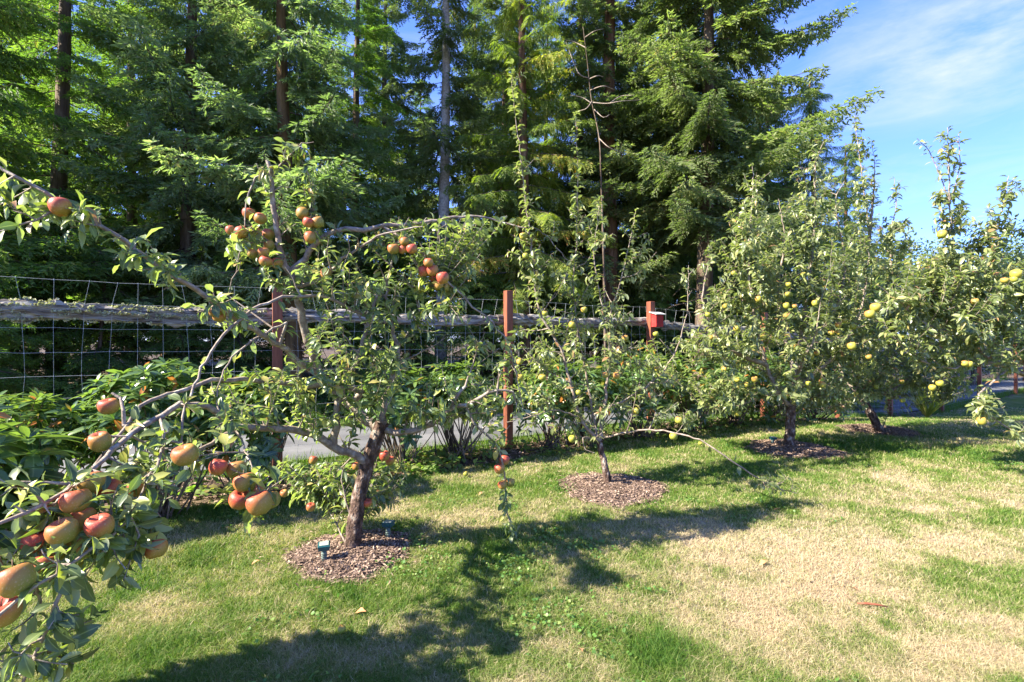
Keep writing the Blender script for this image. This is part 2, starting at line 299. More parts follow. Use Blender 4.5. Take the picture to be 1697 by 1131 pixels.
M_sign = solid('white_sign_board', [(.3, (.62, .56, .52)), (.7, (.75, .7, .66))], 8, .6, .1)
M_brown = solid('brown_paint', [(.3, (.2, .06, .03)), (.7, (.28, .09, .05))], 20)
M_dleaf = solid('dry_fallen_leaf', [(.3, (.3, .11, .04)), (.7, (.48, .24, .12))], 40, .8, .3)
M_clov = leafmat('clover_leaf', [(0, (.05, .12, .025)), (.6, (.1, .2, .04)), (1, (.2, .24, .07))], trans=.25)
M_ornag = leafmat('ornamental_grass', [(0, (.12, .16, .03)), (.6, (.3, .32, .07)), (1, (.45, .4, .14))], trans=.3)

# ------------------------------------------------------------------ ground, lawn, road
def grid(xs, ys, zf):
    X, Y = np.meshgrid(xs, ys); nx, ny = len(xs), len(ys)
    V = np.stack([X, Y, zf(X, Y)], -1).reshape(-1, 3)
    i = np.arange(ny - 1)[:, None] * nx; j = np.arange(nx - 1)[None]
    return V, np.stack([i + j, i + j + 1, i + nx + j + 1, i + nx + j], -1).reshape(-1, 4)
xs = np.concatenate([np.linspace(-600, -30, 12), np.arange(-25, 45, .5), np.linspace(50, 600, 12)])
ys = np.concatenate([np.linspace(-600, -20, 12), np.arange(-15, 45, .5), np.linspace(50, 800, 14)])
V, Q = grid(xs, ys, lambda x, y: gz(x, y) - .02)
tag(mk('ground', V, Q, M_soil), 'brown forest floor soil', None, None, 'structure')
def lawn_edge(x): return fence_y(x) - .62 - .28 * noise2(x, x * 0, .8, 11) * .5 - .35 * sstep(3, -4, x) + .5 * sstep(9, 12, x)
# dry patches, world ellipses (cx, cy, rx, ry, amount)
def pw(px, py, rx, ry, a):
    d = H * F / (py - 565.5); return ((px - 848.5) / F * d, d, rx / F * d, max(.12, ry * d / (py - 565.5)), a)
PATCH = [pw(1240, 915, 130, 50, .5), pw(1440, 905, 150, 30, .45), pw(1620, 900, 90, 30, .5), pw(1560, 845, 60, 14, .55), pw(1640, 835, 50, 14, .5), pw(1600, 815, 110, 10, .3), pw(1340, 990, 150, 50, .55), pw(1500, 1000, 150, 50, .45), pw(1600, 1060, 180, 60, .4), pw(1380, 1090, 200, 60, .42), pw(1110, 1005, 45, 22, .5), pw(1040, 1035, 60, 22, .5),
         pw(960, 1090, 80, 40, .5), pw(1180, 960, 80, 40, .35), pw(1220, 1050, 120, 40, .3), pw(870, 1125, 60, 25, .4), pw(300, 1010, 90, 30, .3), pw(550, 1040, 160, 40, .22), pw(640, 1100, 160, 40, .18), pw(1480, 790, 80, 10, .3), pw(1650, 700, 60, 6, .4), pw(1640, 735, 60, 8, .35), pw(760, 790, 60, 14, .2), pw(1280, 880, 100, 12, .2),
         pw(1120, 1085, 80, 60, -.6), pw(1660, 960, 70, 25, -.35), pw(1230, 960, 40, 12, -.3), pw(1250, 800, 200, 20, -.15), pw(860, 900, 70, 40, -.25), pw(300, 930, 110, 40, -.3), pw(600, 1000, 120, 20, -.1), pw(1450, 740, 200, 15, -.3), pw(1150, 740, 200, 20, -.3), pw(760, 1000, 120, 60, -.12)]
def dry(x, y):
    v = .44 + .24 * noise2(x, y, .8, 21) + .2 * noise2(x, y, .3, 22) + .16 * noise2(x, y, .1, 23) + .12 * noise2(x, y, .045, 24) + .1 * sstep(-1, 4, x) * sstep(5, 2.5, y)
    for cx, cy, rx, ry, a in PATCH:
        q = ((x - cx) / rx) ** 2 + ((y - cy) / ry) ** 2 + .9 * noise2(x, y, .22, 31); v = v + .55 * a * np.exp(-np.clip(q, 0, 30))
    return np.clip(v, 0, 1)
xs = np.arange(-12, 26, .12); V = []; nv = 70
ly = np.concatenate([np.linspace(-12, 1, 8), np.linspace(1.2, 1.2 + 1, 10)])
tt = np.linspace(0, 1, nv)
XX = np.repeat(xs[:, None], nv + 8, 1); top = np.minimum(lawn_edge(xs), 30)
lo = np.where(top > 1.5, .9, top - .6)
YY = np.concatenate([np.linspace(-12, 0, 9)[:8][None] + 0 * xs[:, None] - np.maximum(0, .9 - lo)[:, None], lo[:, None] + (top - lo)[:, None] * tt[None]], 1)
ZZ = gz(XX, YY) + .004
# lawn meets the beds with a small uneven lip
V = np.stack([XX, YY, ZZ], -1).reshape(-1, 3); nx, ny = len(xs), nv + 8
i = np.arange(nx - 1)[:, None] * ny; j = np.arange(ny - 1)[None]
Q = np.stack([i + j, i + ny + j, i + ny + j + 1, i + j + 1], -1).reshape(-1, 4)
tag(mk('lawn', V, Q, M_lawn, None, {'dry': dry(V[:, 0], V[:, 1])}), 'mown lawn with green and straw-dry patches', None, None, 'structure')
# road beyond the fence
xs = np.arange(-14, 40, .4); A = []; fy = fence_y(xs); tan = np.gradient(fy, xs); nx_, ny_ = -tan / np.hypot(tan, 1), 1 / np.hypot(tan, 1)
off = np.linspace(.42, 2.5, 8)
P = np.stack([xs[:, None] + nx_[:, None] * off, fy[:, None] + ny_[:, None] * off], -1)
Z = gz(P[..., 0], P[..., 1]) + .012; V = np.concatenate([P, Z[..., None]], -1).reshape(-1, 3)
i = np.arange(len(xs) - 1)[:, None] * 8; j = np.arange(7)[None]; Q = np.stack([i + j, i + 8 + j, i + 8 + j + 1, i + j + 1], -1).reshape(-1, 4)
tag(mk('road', V, Q, M_road), 'narrow grey asphalt lane behind the fence', None, None, 'structure')

MULCH = [(-1.03, 3.1, .37, 'bark mulch ring round the leaning old apple tree'), (.92, 4.48, .47, 'neat round mulch ring under the slim young apple tree'), (3.52, 6.05, .52, 'mulch ring under the dense apple tree with a forked trunk'), (5.6, 7.35, .5, 'mulch ring under the leaning far apple trunk')]
MULCHC = []
for cx, cy, r, lab in MULCH:
    k = 48; an = np.arange(k) * 2 * np.pi / k; mb = MB(); rings = np.linspace(0, 1, 9)
    rr = r * (1 + .08 * np.sin(3 * an + cx) + .03 * np.sin(13 * an + cy) + .02 * np.sin(19 * an) + .05 * np.sin(7 * an + cy * 3) + .02 * rng.normal(size=k))
    MULCHC.append((cx, cy, rr))
    X = cx + rings[:, None] * rr * np.cos(an); Y = cy + rings[:, None] * rr * np.sin(an)
    Zm = gz(X, Y) + .008 + .045 * (1 - rings[:, None] ** 2) + .006 * rng.normal(size=X.shape)
    V = np.stack([X, Y, Zm], -1).reshape(-1, 3); i = np.arange(8)[:, None] * k; j = np.arange(k)[None]; j2 = (j + 1) % k
    Q = np.stack([i + j, i + k + j, i + k + j2, i + j2], -1).reshape(-1, 4)
    tag(mk('mulch_bed', V, Q, M_mulch), lab, None, None, 'structure')
def chips(name, X, Y, z0, size, label):
    K = len(X); Z = z0
    pV = np.array([(-.5, -.16, 0), (.5, -.1, .02), (.42, .14, 0), (-.45, .15, .03)]); a = rng.uniform(0, 6.28, K)
    D = np.stack([np.cos(a), np.sin(a), rng.normal(0, .3, K)], -1); Nn = np.stack([rng.normal(0, .45, K), rng.normal(0, .45, K), np.ones(K)], -1)
    x, y, z = frames(D, Nn)
    # proto long axis is X here
    V = inst(pV, np.stack([X, Y, Z], -1), y, x, z, size)
    return tag(mk(name, V, instF([(0, 1, 2, 3)], K, 4), M_chip, None, {'rnd': np.repeat(rng.uniform(0, 1, K), 4)}, False), label, 'mulch', None, 'stuff')
for (cx, cy, r, lab), (_, _, rr) in zip(MULCH, MULCHC):
    K = int(8000 * r * r / .22); q = np.sqrt(rng.uniform(0, 1, K)) * 1.05 * (1 + .35 * (rng.uniform(0, 1, K) < .06)); a = rng.uniform(0, 6.28, K); R_ = np.interp(a, np.arange(49) * 2 * np.pi / 48, np.append(rr, rr[0]))
    X = cx + q * R_ * np.cos(a); Y = cy + q * R_ * np.sin(a)
    chips('mulch_chips', X, Y, gz(X, Y) + .014 + .045 * np.clip(1 - q ** 2, 0, 1) + rng.uniform(0, .008, K), rng.uniform(.01, .034, K), 'loose brown bark chips on the ' + lab)
K = 16000; X = rng.uniform(-6, 9, K); Y = fence_y(X) + rng.uniform(-.95, .35, K)
chips('bed_litter', X, Y, gz(X, Y) + rng.uniform(-.015, .012, K), rng.uniform(.02, .055, K), 'brown bark litter and dead leaves in the bed along the fence')
# forest floor leaf litter
K = 14000; X = rng.uniform(-12, 14, K); Y = fence_y(X) + 2.6 + rng.exponential(2.0, K)
chips('forest_litter', X, Y, gz(X, Y) + rng.uniform(-.015, .015, K), rng.uniform(.03, .09, K), 'brown needles and twigs on the forest floor past the lane')

# grass blades
def blades(K1, K2):
    px = rng.uniform(-140, 1840, K1); py = 565.5 + rng.uniform(np.log(62), np.log(620), K1 * 1)
    py = 565.5 + rng.uniform(75, 620, K1)
    d = H * F / (py - 565.5); x = (px - 848.5) / F * d; y = d
    x2 = rng.uniform(-5, 9, K2); y2 = rng.uniform(.8, 8, K2)
    # worlds slightly lower far right
    x = np.concatenate([x, x2]); y = np.concatenate([y, y2])
    ok = (y < lawn_edge(x) + .03 * rng.normal(size=len(x))) & (x < 25)
    for cx, cy, rr in MULCHC:
        a = np.arctan2(y - cy, x - cx) % (2 * np.pi); R_ = np.interp(a, np.arange(49) * 2 * np.pi / 48, np.append(rr, rr[0]))
        ok &= np.hypot(x - cx, y - cy) > R_ * (1 - .16 * rng.uniform(0, 1, len(x)) ** 2.5 + .04 * rng.uniform(0, 1, len(x)) - .1 * np.clip(noise2(x, y, .08, 41), 0, 1))
    x, y = x[ok], y[ok]; K = len(x); dr = dry(x, y)
    tuft = sum(np.exp(-(((x - c) / a) ** 2 + ((y - e) / b) ** 2)) for c, e, a, b in [(pw(1120, 1090, 75, 60, 0)[:4]), (pw(840, 900, 40, 20, 0)[:4]), (pw(1500, 740, 200, 20, 0)[:4]), (pw(560, 770, 100, 10, 0)[:4]), (pw(300, 920, 60, 20, 0)[:4])])
    h = (.026 + .016 * rng.uniform(0, 1, K)) * (1 - .35 * dr) * (1 + .9 * np.clip(tuft, 0, 1)) * (1 + .45 * np.clip(noise2(x, y, .35, 77), 0, 1))
    w = np.maximum(.0026, .00125 * y) * rng.uniform(.7, 1.3, K) * .8
    a = rng.uniform(0, 6.28, K); lean = rng.normal(0, .55, (K, 2)) * (1 + .9 * dr[:, None])
    lean = np.clip(lean, -2.2, 2.2); z = gz(x, y) + .002
    b = np.stack([x, y, z], -1); side = np.stack([np.cos(a), np.sin(a), 0 * a], -1) * w[:, None] * .5
    mid = b + np.stack([lean[:, 0] * h * .35, lean[:, 1] * h * .35, h * .6], -1)
    tip = b + np.stack([lean[:, 0] * h * 1.1, lean[:, 1] * h * 1.1, h * np.clip(1.05 - .18 * np.hypot(lean[:, 0], lean[:, 1]), .45, 1)], -1)
    V = np.stack([b - side, b + side, mid + side * .85, mid - side * .85, tip], 1).reshape(-1, 3)
    dd = np.clip(dr + rng.normal(0, .17, K) + .25 * (rng.uniform(0, 1, K) < .06), 0, 1)
    return tag(mk('lawn_grass', V, [instF([(0, 1, 2, 3)], K, 5), instF([(3, 2, 4)], K, 5)], M_blade, None, {'dry': np.repeat(dd, 5)}, True), 'short green and straw-coloured grass blades of the lawn', 'grass', None, 'stuff')
blades(430000, 120000)

# ------------------------------------------------------------------ leaf prototypes
def leaf_proto(st, wid, curve=.2, fold=.1, wav=0.0, pet=.0):
    """st: list of (y, halfwidth factor); returns V, quads, tris, mid attribute"""
    V = []; mid = []
    V.append((0, -pet, 0.0)); mid.append(0)
    for i, (y, w) in enumerate(st):
        z = -curve * y * y; f = fold * w / max(s[1] for s in st); wz = wav * (1 if i % 2 else -1)
        V += [(-w * wid, y, z + f + wz), (0, y, z), (w * wid, y, z + f - wz)]; mid += [1, 0, 1]
    V.append((0, 1, -curve)); mid.append(0)
    n = len(st); T = [(0, 2, 1), (0, 3, 2)]; Q = []
    for i in range(n - 1):
        a = 1 + 3 * i; Q += [(a, a + 1, a + 4, a + 3), (a + 1, a + 2, a + 5, a + 4)]
    a = 1 + 3 * (n - 1); t = len(V) - 1; T += [(a, a + 1, t), (a + 1, a + 2, t)]
    return np.array(V, float), np.array(Q), np.array(T), np.array(mid, float)
LP_NEAR = leaf_proto([(.08, .4), (.28, .93), (.5, 1.), (.72, .78), (.9, .34)], .27, .26, .09, .018, .28)
LP_CURL = leaf_proto([(.15, .6), (.5, 1.), (.82, .55)], .2, .75, .2, .02, .2)
LP_FAR = leaf_proto([(.28, .95), (.68, .8)], .27, .28, .09, .0, .15)
LP_RHO = leaf_proto([(.12, .5), (.4, .95), (.68, 1.), (.88, .6)], .145, .3, .035, 0, .1)

TREE_MUL = 1.0
class Tree:
    def __init__(s): s.P = []; s.par = []; s.r = []; s.leaf = []; s.dep = []; s.main = []
    def node(s, p, par, r, leaf):
        s.P.append(np.asarray(p, float)); s.par.append(par); s.r.append(r); s.leaf.append(leaf); s.dep.append(0 if par < 0 else s.dep[par] + np.linalg.norm(s.P[par] - s.P[-1])); return len(s.P) - 1
    def limb(s, pts, r0, r1, leaf=0, step=.05, root=False, jit=.004, tr=1.0):
        """pts: list of (px,py,d); attaches to nearest existing node"""
        P = np.array([at(*p) for p in pts]) if not isinstance(pts, np.ndarray) else pts
        return s.limbw(P, r0, r1, leaf, step, root, jit, tr)
    def limbw(s, P, r0, r1, leaf=0, step=.05, root=False, jit=.004, tr=1.0):
        C, tt = catmull(P, step); n = len(C); rr = r0 + (r1 - r0) * np.linspace(0, 1, n) ** tr
        C[1:-1] += rng.normal(0, jit, (max(0, n - 2), 3)) if n > 2 else 0
        par = -1
        if s.P and not root:
            A = np.array(s.P); dd = np.linalg.norm(A - C[0], axis=1); par = int(dd.argmin())
        for i in range(n): par = s.node(C[i], par, rr[i], leaf)
        return par
    def grow(s, T, leaf, rmax=.009, rmin=.0018, up=.25, w=.35, seg=.06, only=None):
        """attach every target to the best existing node"""
        T = np.asarray(T)
        if not len(T): return
        A = np.array(s.P); o0 = A[0]
        order = np.argsort([np.linalg.norm(A - t, axis=1).min() for t in T])
        for ti in order:
            t = T[ti]; A = np.array(s.P); dv = t - A; dd = np.linalg.norm(dv, axis=1); dep = np.array(s.dep)
            cost = dd + w * dep - .25 * dv[:, 2] + .4 * (np.array(s.r) < .0022)
            k = int(cost.argmin()); L = dd[k]; n = max(2, int(L / seg)); a = A[k]
            r0 = min(s.r[k] * .75, .003 + .009 * L, rmax)
            b = a + (t - a) * .5 + np.array([0, 0, -up * L * .3]) + rng.normal(0, .06 * L, 3)
            par = k
            for j in range(1, n + 1):
                u = j / n; p = (1 - u) ** 2 * a + 2 * u * (1 - u) * b + u * u * t
                par = s.node(p + rng.normal(0, .004, 3) * (j < n), par, r0 + (rmin - r0) * u, leaf if u > .15 or L < .4 else 0)
    def build(s, name, loc, label, group, trunkn, leafmat_, proto, size, spacing, bark=None, twig=None, droop=.25, rlimit=.011, lrnd=(0, 1), ksz=5):
        loc = np.asarray(loc, float); e = empty(name, loc, label, 'apple tree', group)
        P = np.array(s.P) - loc; par = np.array(s.par); r = np.array(s.r); lf = np.array(s.leaf, float)
        idx = np.where(par >= 0)[0]; A, B = P[par[idx]], P[idx]; L = np.linalg.norm(B - A, axis=1)
        ok = L > 1e-4; idx, A, B, L = idx[ok], A[ok], B[ok], L[ok]
        ra = np.minimum(r[par[idx]], r[idx] * 1.6 + .002); rb = r[idx]
        tm = idx < trunkn
        # trunk: one clean tube over the first nodes
        tp = P[:trunkn]; V, Q = tube(tp, r[:trunkn], 14)
        ang = np.tile(np.arange(14), trunkn); V = V + nz_(V - np.repeat(tp, 14, 0)) * (.07 * np.repeat(r[:trunkn], 14) * (np.sin(ang * 1.35 + V[:, 2] * 9) + .7 * np.sin(ang * 2.7 + V[:, 2] * 31 + 1)))[:, None] + rng.normal(0, .0022, V.shape)
        mk('trunk', V, Q, bark or M_bark, e)
        V, Q = segs(A[~tm], B[~tm], ra[~tm], rb[~tm], ksz); mk('branches', V, Q, twig or M_twig, e)
        # leaves
        m = (lf[idx] > 0) & (rb < rlimit); A, B, L, lfi, rbi = A[m], B[m], L[m], lf[idx][m], rb[m]
        cnt = rng.poisson(np.maximum(L * lfi / spacing, 0)); I = np.repeat(np.arange(len(A)), cnt); K = len(I)
        u = rng.uniform(0, 1, K); base = A[I] + (B - A)[I] * u[:, None]; T = nz_(B - A)[I]
        rad = nz_(np.cross(T, rng.normal(size=(K, 3)))); D = nz_(rad + T * rng.uniform(.1, .9, (K, 1)) + np.array([0, 0, -droop]) * rng.uniform(.2, 1.6, (K, 1)))
        Nn = T * .5 + np.array([0, 0, .9]) + rng.normal(0, .42, (K, 3)); X, Y, Z = frames(D, Nn)
        sz = size * rng.uniform(.5, 1.22, K)
        base = base + D * (sz * .16 + rbi[I])[:, None]; rnd = np.clip(rng.uniform(lrnd[0], lrnd[1], K) ** 1.2, 0, 1); mb = MB()
        cu = rng.uniform(0, 1, K) < .3
        for m_, (V, Qf, Tf, mid) in ((~cu, proto), (cu, LP_CURL)):
            n = len(V); kk = int(m_.sum()); mb.add(inst(V, base[m_], X[m_], Y[m_], Z[m_], sz[m_]), instF(Qf, kk, n), instF(Tf, kk, n), rnd=np.repeat(rnd[m_] ** (.8 if n == len(LP_CURL[0]) else 1), n), mid=np.tile(mid, kk))
        mb.build('crown', leafmat_, e)
        print(name, 'leaves', K, 'segs', len(idx)); s.e = e; s.loc = loc
        return e
def cloud(specs):
    T = []
    for px, py, rx, ry, d, dd, n in specs:
        for _ in range(int(n * TREE_MUL)):
            while True:
                q = rng.uniform(-1, 1, 3)
                if q @ q < 1: break
            T.append(at(px + q[0] * rx, py + q[1] * ry, d + q[2] * dd))
    return T

# apples
def apple_mesh():
    pr = [(.0, .62), (.10, .66), (.25, .80), (.5, .93), (.8, .84), (.98, .45), (1.0, .05), (.93, -.35), (.75, -.7), (.5, -.9), (.3, -.93), (.13, -.85), (.0, -.8)]
    k = 18; an = np.arange(k) * 2 * np.pi / k; V = [(0, 0, pr[0][1])]; 
    for r, z in pr[1:-1]:
        for a in an: V.append((r * math.cos(a) * (1 + .02 * math.sin(3 * a)), r * math.sin(a), z * (1 + (.03 * math.cos(5 * a) if z < -.6 else 0))))
    V.append((0, 0, pr[-1][1])); V = np.array(V); m = len(pr) - 2; Q = []; T = []
    for i in range(m - 1):
        for j in range(k): Q.append((1 + i * k + j, 1 + (i + 1) * k + j, 1 + (i + 1) * k + (j + 1) % k, 1 + i * k + (j + 1) % k))
    for j in range(k): T.append((0, 1 + j, 1 + (j + 1) % k)); T.append((len(V) - 1, 1 + (m - 1) * k + (j + 1) % k, 1 + (m - 1) * k + j))
    return V * .037, Q, T
aV, aQ, aT = apple_mesh()
APPLE = {}
def apple_proto(mat):
    o = mk('apple', aV * (1, 1, .95), [aQ, aT], mat); mb = MB(); mb.tube(np.array([(0, 0, .02), (.002, 0, .032), (.006, .002, .05)]), [.0012, .001, .0016], 5)
    st = mb.build('stalk', M_stalk, o); return o, st
def add_apples(tree, lst, mat, dflt, r0=.037):
    e = tree.e
    for t in lst:
        px, py = t[:2]; d = t[2] if len(t) > 2 and t[2] else dflt; rr = t[3] if len(t) > 3 else r0 * random.uniform(.8, 1.08)
        if mat.name not in APPLE: APPLE[mat.name] = apple_proto(mat); o, st = APPLE[mat.name]; first = True
        else:
            o0, s0 = APPLE[mat.name]; o = copyo(o0); st = copyo(s0, o); first = False
        o.parent = e; o.location = Vector(at(px, py, d)) - Vector(tree.loc)
        o.rotation_euler = (random.uniform(-.35, .35), random.uniform(-.35, .35), random.uniform(-.7, .7)); s_ = rr / .037
        o.scale = (s_ * random.uniform(.93, 1.05), s_ * random.uniform(.93, 1.05), s_ * random.uniform(.86, 1.05))

# ------------------------------------------------------------------ apple tree 1 (old, leaning)
t1 = Tree()
t1.limb([(583, 928, 3.1), (585, 900, 3.1), (590, 862, 3.1), (598, 810, 3.1), (609, 765, 3.1), (626, 722, 3.1), (634, 700, 3.1)], .058, .043, 0, .04, root=True, jit=.002, tr=.3)
n1 = len(t1.P)
t1.limb([(612, 765, 3.1), (580, 752, 3.02), (552, 742, 2.95), (530, 725, 2.9), (495, 714, 2.8), (440, 710, 2.6), (385, 703, 2.4), (358, 681, 2.3), (331, 671, 2.2), (296, 673, 2.1), (265, 689, 2.0), (218, 720, 1.85), (187, 747, 1.75), (148, 778, 1.6), (120, 802, 1.5), (40, 850, 1.35), (-60, 900, 1.25)], .031, .005, 0, .05, tr=.75)
t1.limb([(552, 740, 2.95), (556, 709, 2.93), (558, 671, 2.9), (567, 642, 2.9), (582, 616, 2.92), (596, 588, 2.95), (604, 555, 3.0), (613, 530, 3.0), (625, 490, 3.0)], .026, .008, 0)
t1.limb([(630, 712, 3.1), (600, 690, 3.15), (560, 655, 3.15), (528, 616, 3.1), (519, 588, 3.05), (506, 553, 3.0), (498, 516, 2.95), (487, 475, 2.9), (480, 452, 2.88), (465, 423, 2.85), (459, 378, 2.82), (451, 330, 2.8), (448, 293, 2.8), (443, 267, 2.8)], .036, .012, 0)
t1.limb([(447, 293, 2.8), (428, 289, 2.78), (417, 308, 2.75), (409, 337, 2.74), (406, 375, 2.74)], .007, .003, .4)
t1.limb([(452, 318, 2.8), (465, 309, 2.8), (483, 311, 2.82), (497, 322, 2.82)], .005, .002, .6)
t1.limb([(450, 300, 2.8), (454, 284, 2.8), (483, 256, 2.78), (498, 240, 2.78), (520, 236, 2.78)], .006, .002, 1.0)
t1.limb([(483, 256, 2.78), (500, 265, 2.8), (512, 290, 2.82), (512, 320, 2.82), (508, 348, 2.82)], .005, .002, 1.6)
t1.limb([(480, 452, 2.88), (506, 430, 2.9), (521, 408, 2.9), (543, 389, 2.9), (573, 380, 2.9), (602, 382, 2.92), (636, 375, 2.95), (691, 371, 3.0), (740, 363, 3.05), (766, 360, 3.1), (803, 360, 3.15), (840, 371, 3.2), (872, 378, 3.2)], .02, .004, .5)
t1.limb([(487, 475, 2.9), (510, 472, 2.88), (532, 465, 2.85), (550, 449, 2.85), (565, 430, 2.85), (595, 412, 2.85), (625, 393, 2.85), (655, 384, 2.85), (700, 376, 2.85)], .014, .004, .4)
t1.limb([(636, 376, 2.95), (660, 390, 2.9), (690, 412, 2.88), (712, 432, 2.88), (738, 462, 2.88), (758, 482, 2.9), (784, 508, 2.9), (814, 534, 2.92), (842, 571, 2.95), (855, 620, 2.95), (868, 680, 2.95)], .01, .003, 1.0)
t1.limb([(528, 618, 3.1), (504, 605, 3.0), (474, 579, 2.85), (442, 560, 2.7), (420, 545, 2.6), (386, 527, 2.45), (357, 505, 2.35), (327, 482, 2.28), (297, 464, 2.2), (267, 445, 2.15), (238, 423, 2.1), (208, 400, 2.05), (167, 375, 2.0), (123, 349, 1.95), (74, 319, 1.9), (30, 293, 1.87), (-20, 265, 1.85)], .02, .006, .35)
t1.limb([(-30, 388, 1.8), (30, 375, 1.83), (60, 363, 1.86), (88, 348, 1.9), (110, 343, 1.95)][::-1], .005, .003, .9)
t1.limb([(604, 556, 3.0), (613, 530, 2.98), (587, 516, 2.9), (550, 497, 2.8), (524, 490, 2.75), (468, 493, 2.6), (431, 508, 2.5), (383, 542, 2.35), (350, 584, 2.25), (327, 627, 2.17), (303, 689, 2.05)], .011, .005, .15)
t1.limb([(475, 535, 2.8), (432, 557, 2.65), (393, 584, 2.5), (366, 623, 2.35), (360, 658, 2.3)], .007, .003, .3)
t1.limb([(600, 650, 3.1), (560, 640, 3.0), (500, 638, 2.85), (447, 632, 2.7), (390, 629, 2.5), (350, 631, 2.35), (323, 642, 2.28), (290, 651, 2.2), (265, 657, 2.1), (233, 677, 2.0), (206, 708, 1.9), (178, 745, 1.8), (140, 785, 1.65)], .018, .005, .15)
t1.limb([(206, 705, 1.9), (204, 680, 1.9), (196, 660, 1.92), (186, 652, 1.93)], .008, .005, 0)
t1.limb([(150, 722, 1.75), (180, 720, 1.8), (210, 722, 1.83), (240, 729, 1.9), (300, 735, 2.0)][::-1], .006, .004, .2)
t1.limb([(420, 709, 2.55), (390, 712, 2.45), (350, 735, 2.3), (320, 752, 2.2), (270, 770, 2.05)], .014, .005, .3)
t1.limb([(385, 703, 2.4), (402, 735, 2.2), (412, 765, 2.0), (420, 790, 1.9), (432, 815, 1.85), (425, 860, 1.85)], .005, .0025, .6)
t1.limb([(265, 690, 2.0), (270, 730, 1.85), (250, 790, 1.7), (215, 855, 1.55), (165, 905, 1.4), (120, 935, 1.33), (60, 970, 1.25), (0, 1015, 1.2), (-50, 1060, 1.15)], .006, .004, .5)
t1.limb([(118, 935, 1.33), (105, 975, 1.3), (85, 1030, 1.3), (55, 1090, 1.3), (30, 1150, 1.3)], .0055, .004, .35)
t1.limb([(60, 960, 1.28), (62, 1000, 1.36), (45, 1060, 1.38), (20, 1120, 1.4)], .0045, .003, .6)
t1.limb([(634, 712, 3.1), (670, 718, 3.05), (716, 703, 3.0), (745, 679, 2.95), (771, 670, 2.9), (801, 657, 2.88), (822, 648, 2.88), (850, 650, 2.9)], .024, .007, .1)
t1.limb([(745, 679, 2.95), (757, 656, 2.93), (771, 641, 2.93)], .014, .009, .2)
t1.limb([(771, 670, 2.9), (786, 701, 2.9), (809, 723, 2.92), (827, 746, 2.95), (834, 775, 2.97), (838, 810, 3.0), (841, 850, 3.0), (848, 885, 3.0)], .0075, .0035, .9)
t1.limb([(838, 812, 3.0), (841, 850, 3.0), (850, 888, 3.0)], .003, .002, 2.2)
t1.limb([(634, 705, 3.1), (640, 650, 3.1), (660, 600, 3.1), (650, 540, 3.1), (640, 480, 3.1), (650, 430, 3.1)], .022, .006, .4)
t1.limb([(400, 412, 2.74), (389, 449, 2.74), (378, 490, 2.74)][::-1], .003, .003, .0)
t1.limb([(380, 489, 2.74), (360, 498, 2.7), (340, 520, 2.6)], .003, .003, .4)
t1.limb([(628, 725, 3.12), (570, 770, 3.3), (540, 810, 3.4)], .008, .004, .2)
t1.limb([(585, 860, 3.1), (570, 820, 3.12), (568, 780, 3.15)], .006, .003, .2)
t1.grow(cloud([
    (400, 395, 28, 38, 2.76, .12, 16), (430, 425, 40, 35, 2.76, .12, 10), (508, 300, 18, 60, 2.82, .08, 8), (505, 365, 35, 35, 2.85, .1, 10), (495, 245, 30, 14, 2.78, .1, 8), (437, 285, 16, 25, 2.8, .1, 6),
    (560, 395, 90, 30, 2.9, .2, 22), (690, 375, 120, 22, 3.0, .15, 30), (800, 372, 60, 22, 3.15, .12, 18), (690, 420, 50, 40, 2.9, .15, 18), (760, 440, 55, 35, 2.95, .15, 16), (530, 450, 60, 35, 2.85, .2, 16),
    (620, 470, 90, 50, 2.95, .3, 30), (480, 445, 50, 30, 2.8, .2, 6), (740, 520, 80, 60, 2.95, .25, 30), (815, 610, 45, 80, 2.95, .25, 30), (600, 560, 100, 70, 3.0, .35, 36), (530, 540, 60, 60, 2.8, .3, 12), (390, 520, 50, 35, 2.5, .2, 12),
    (650, 640, 110, 60, 3.0, .35, 44), (760, 660, 110, 50, 2.95, .3, 32), (510, 630, 80, 50, 2.8, .35, 18), (400, 650, 70, 45, 2.5, .3, 16), (540, 690, 80, 35, 2.9, .3, 16), (820, 700, 50, 40, 2.95, .2, 14),
    (330, 700, 80, 40, 2.1, .2, 16), (250, 740, 80, 50, 1.9, .2, 20), (550, 800, 85, 45, 3.35, .25, 64), (630, 800, 50, 45, 3.3, .2, 30), (500, 790, 45, 40, 3.4, .2, 20),
    (420, 810, 55, 45, 1.88, .15, 16), (215, 410, 55, 35, 2.05, .12, 12), (120, 350, 60, 35, 1.95, .12, 12), (20, 330, 50, 50, 1.88, .12, 10), (280, 460, 50, 30, 2.15, .1, 9), (360, 500, 50, 30, 2.35, .12, 10)]), 1.0)
t1.grow(cloud([(230, 800, 90, 55, 1.7, .15, 18), (150, 840, 90, 60, 1.5, .15, 22), (230, 880, 55, 50, 1.6, .12, 12), (80, 890, 100, 60, 1.4, .12, 22), (40, 960, 80, 60, 1.3, .1, 12), (150, 930, 60, 50, 1.4, .1, 7), (200, 930, 40, 40, 1.5, .1, 5), (90, 1040, 70, 60, 1.35, .1, 9), (40, 1090, 90, 55, 1.32, .1, 15), (0, 820, 60, 50, 1.35, .08, 6)]), 1.15, rmax=.005, up=-.1)
e1 = t1.build('apple_tree', (-1.03, 3.1, 0), 'old gnarled apple tree leaning over its mulch ring, arching out left with red-blushed fruit', 'apple trees in the orchard row', n1, M_apl, LP_NEAR, .055, .019, rlimit=.012)
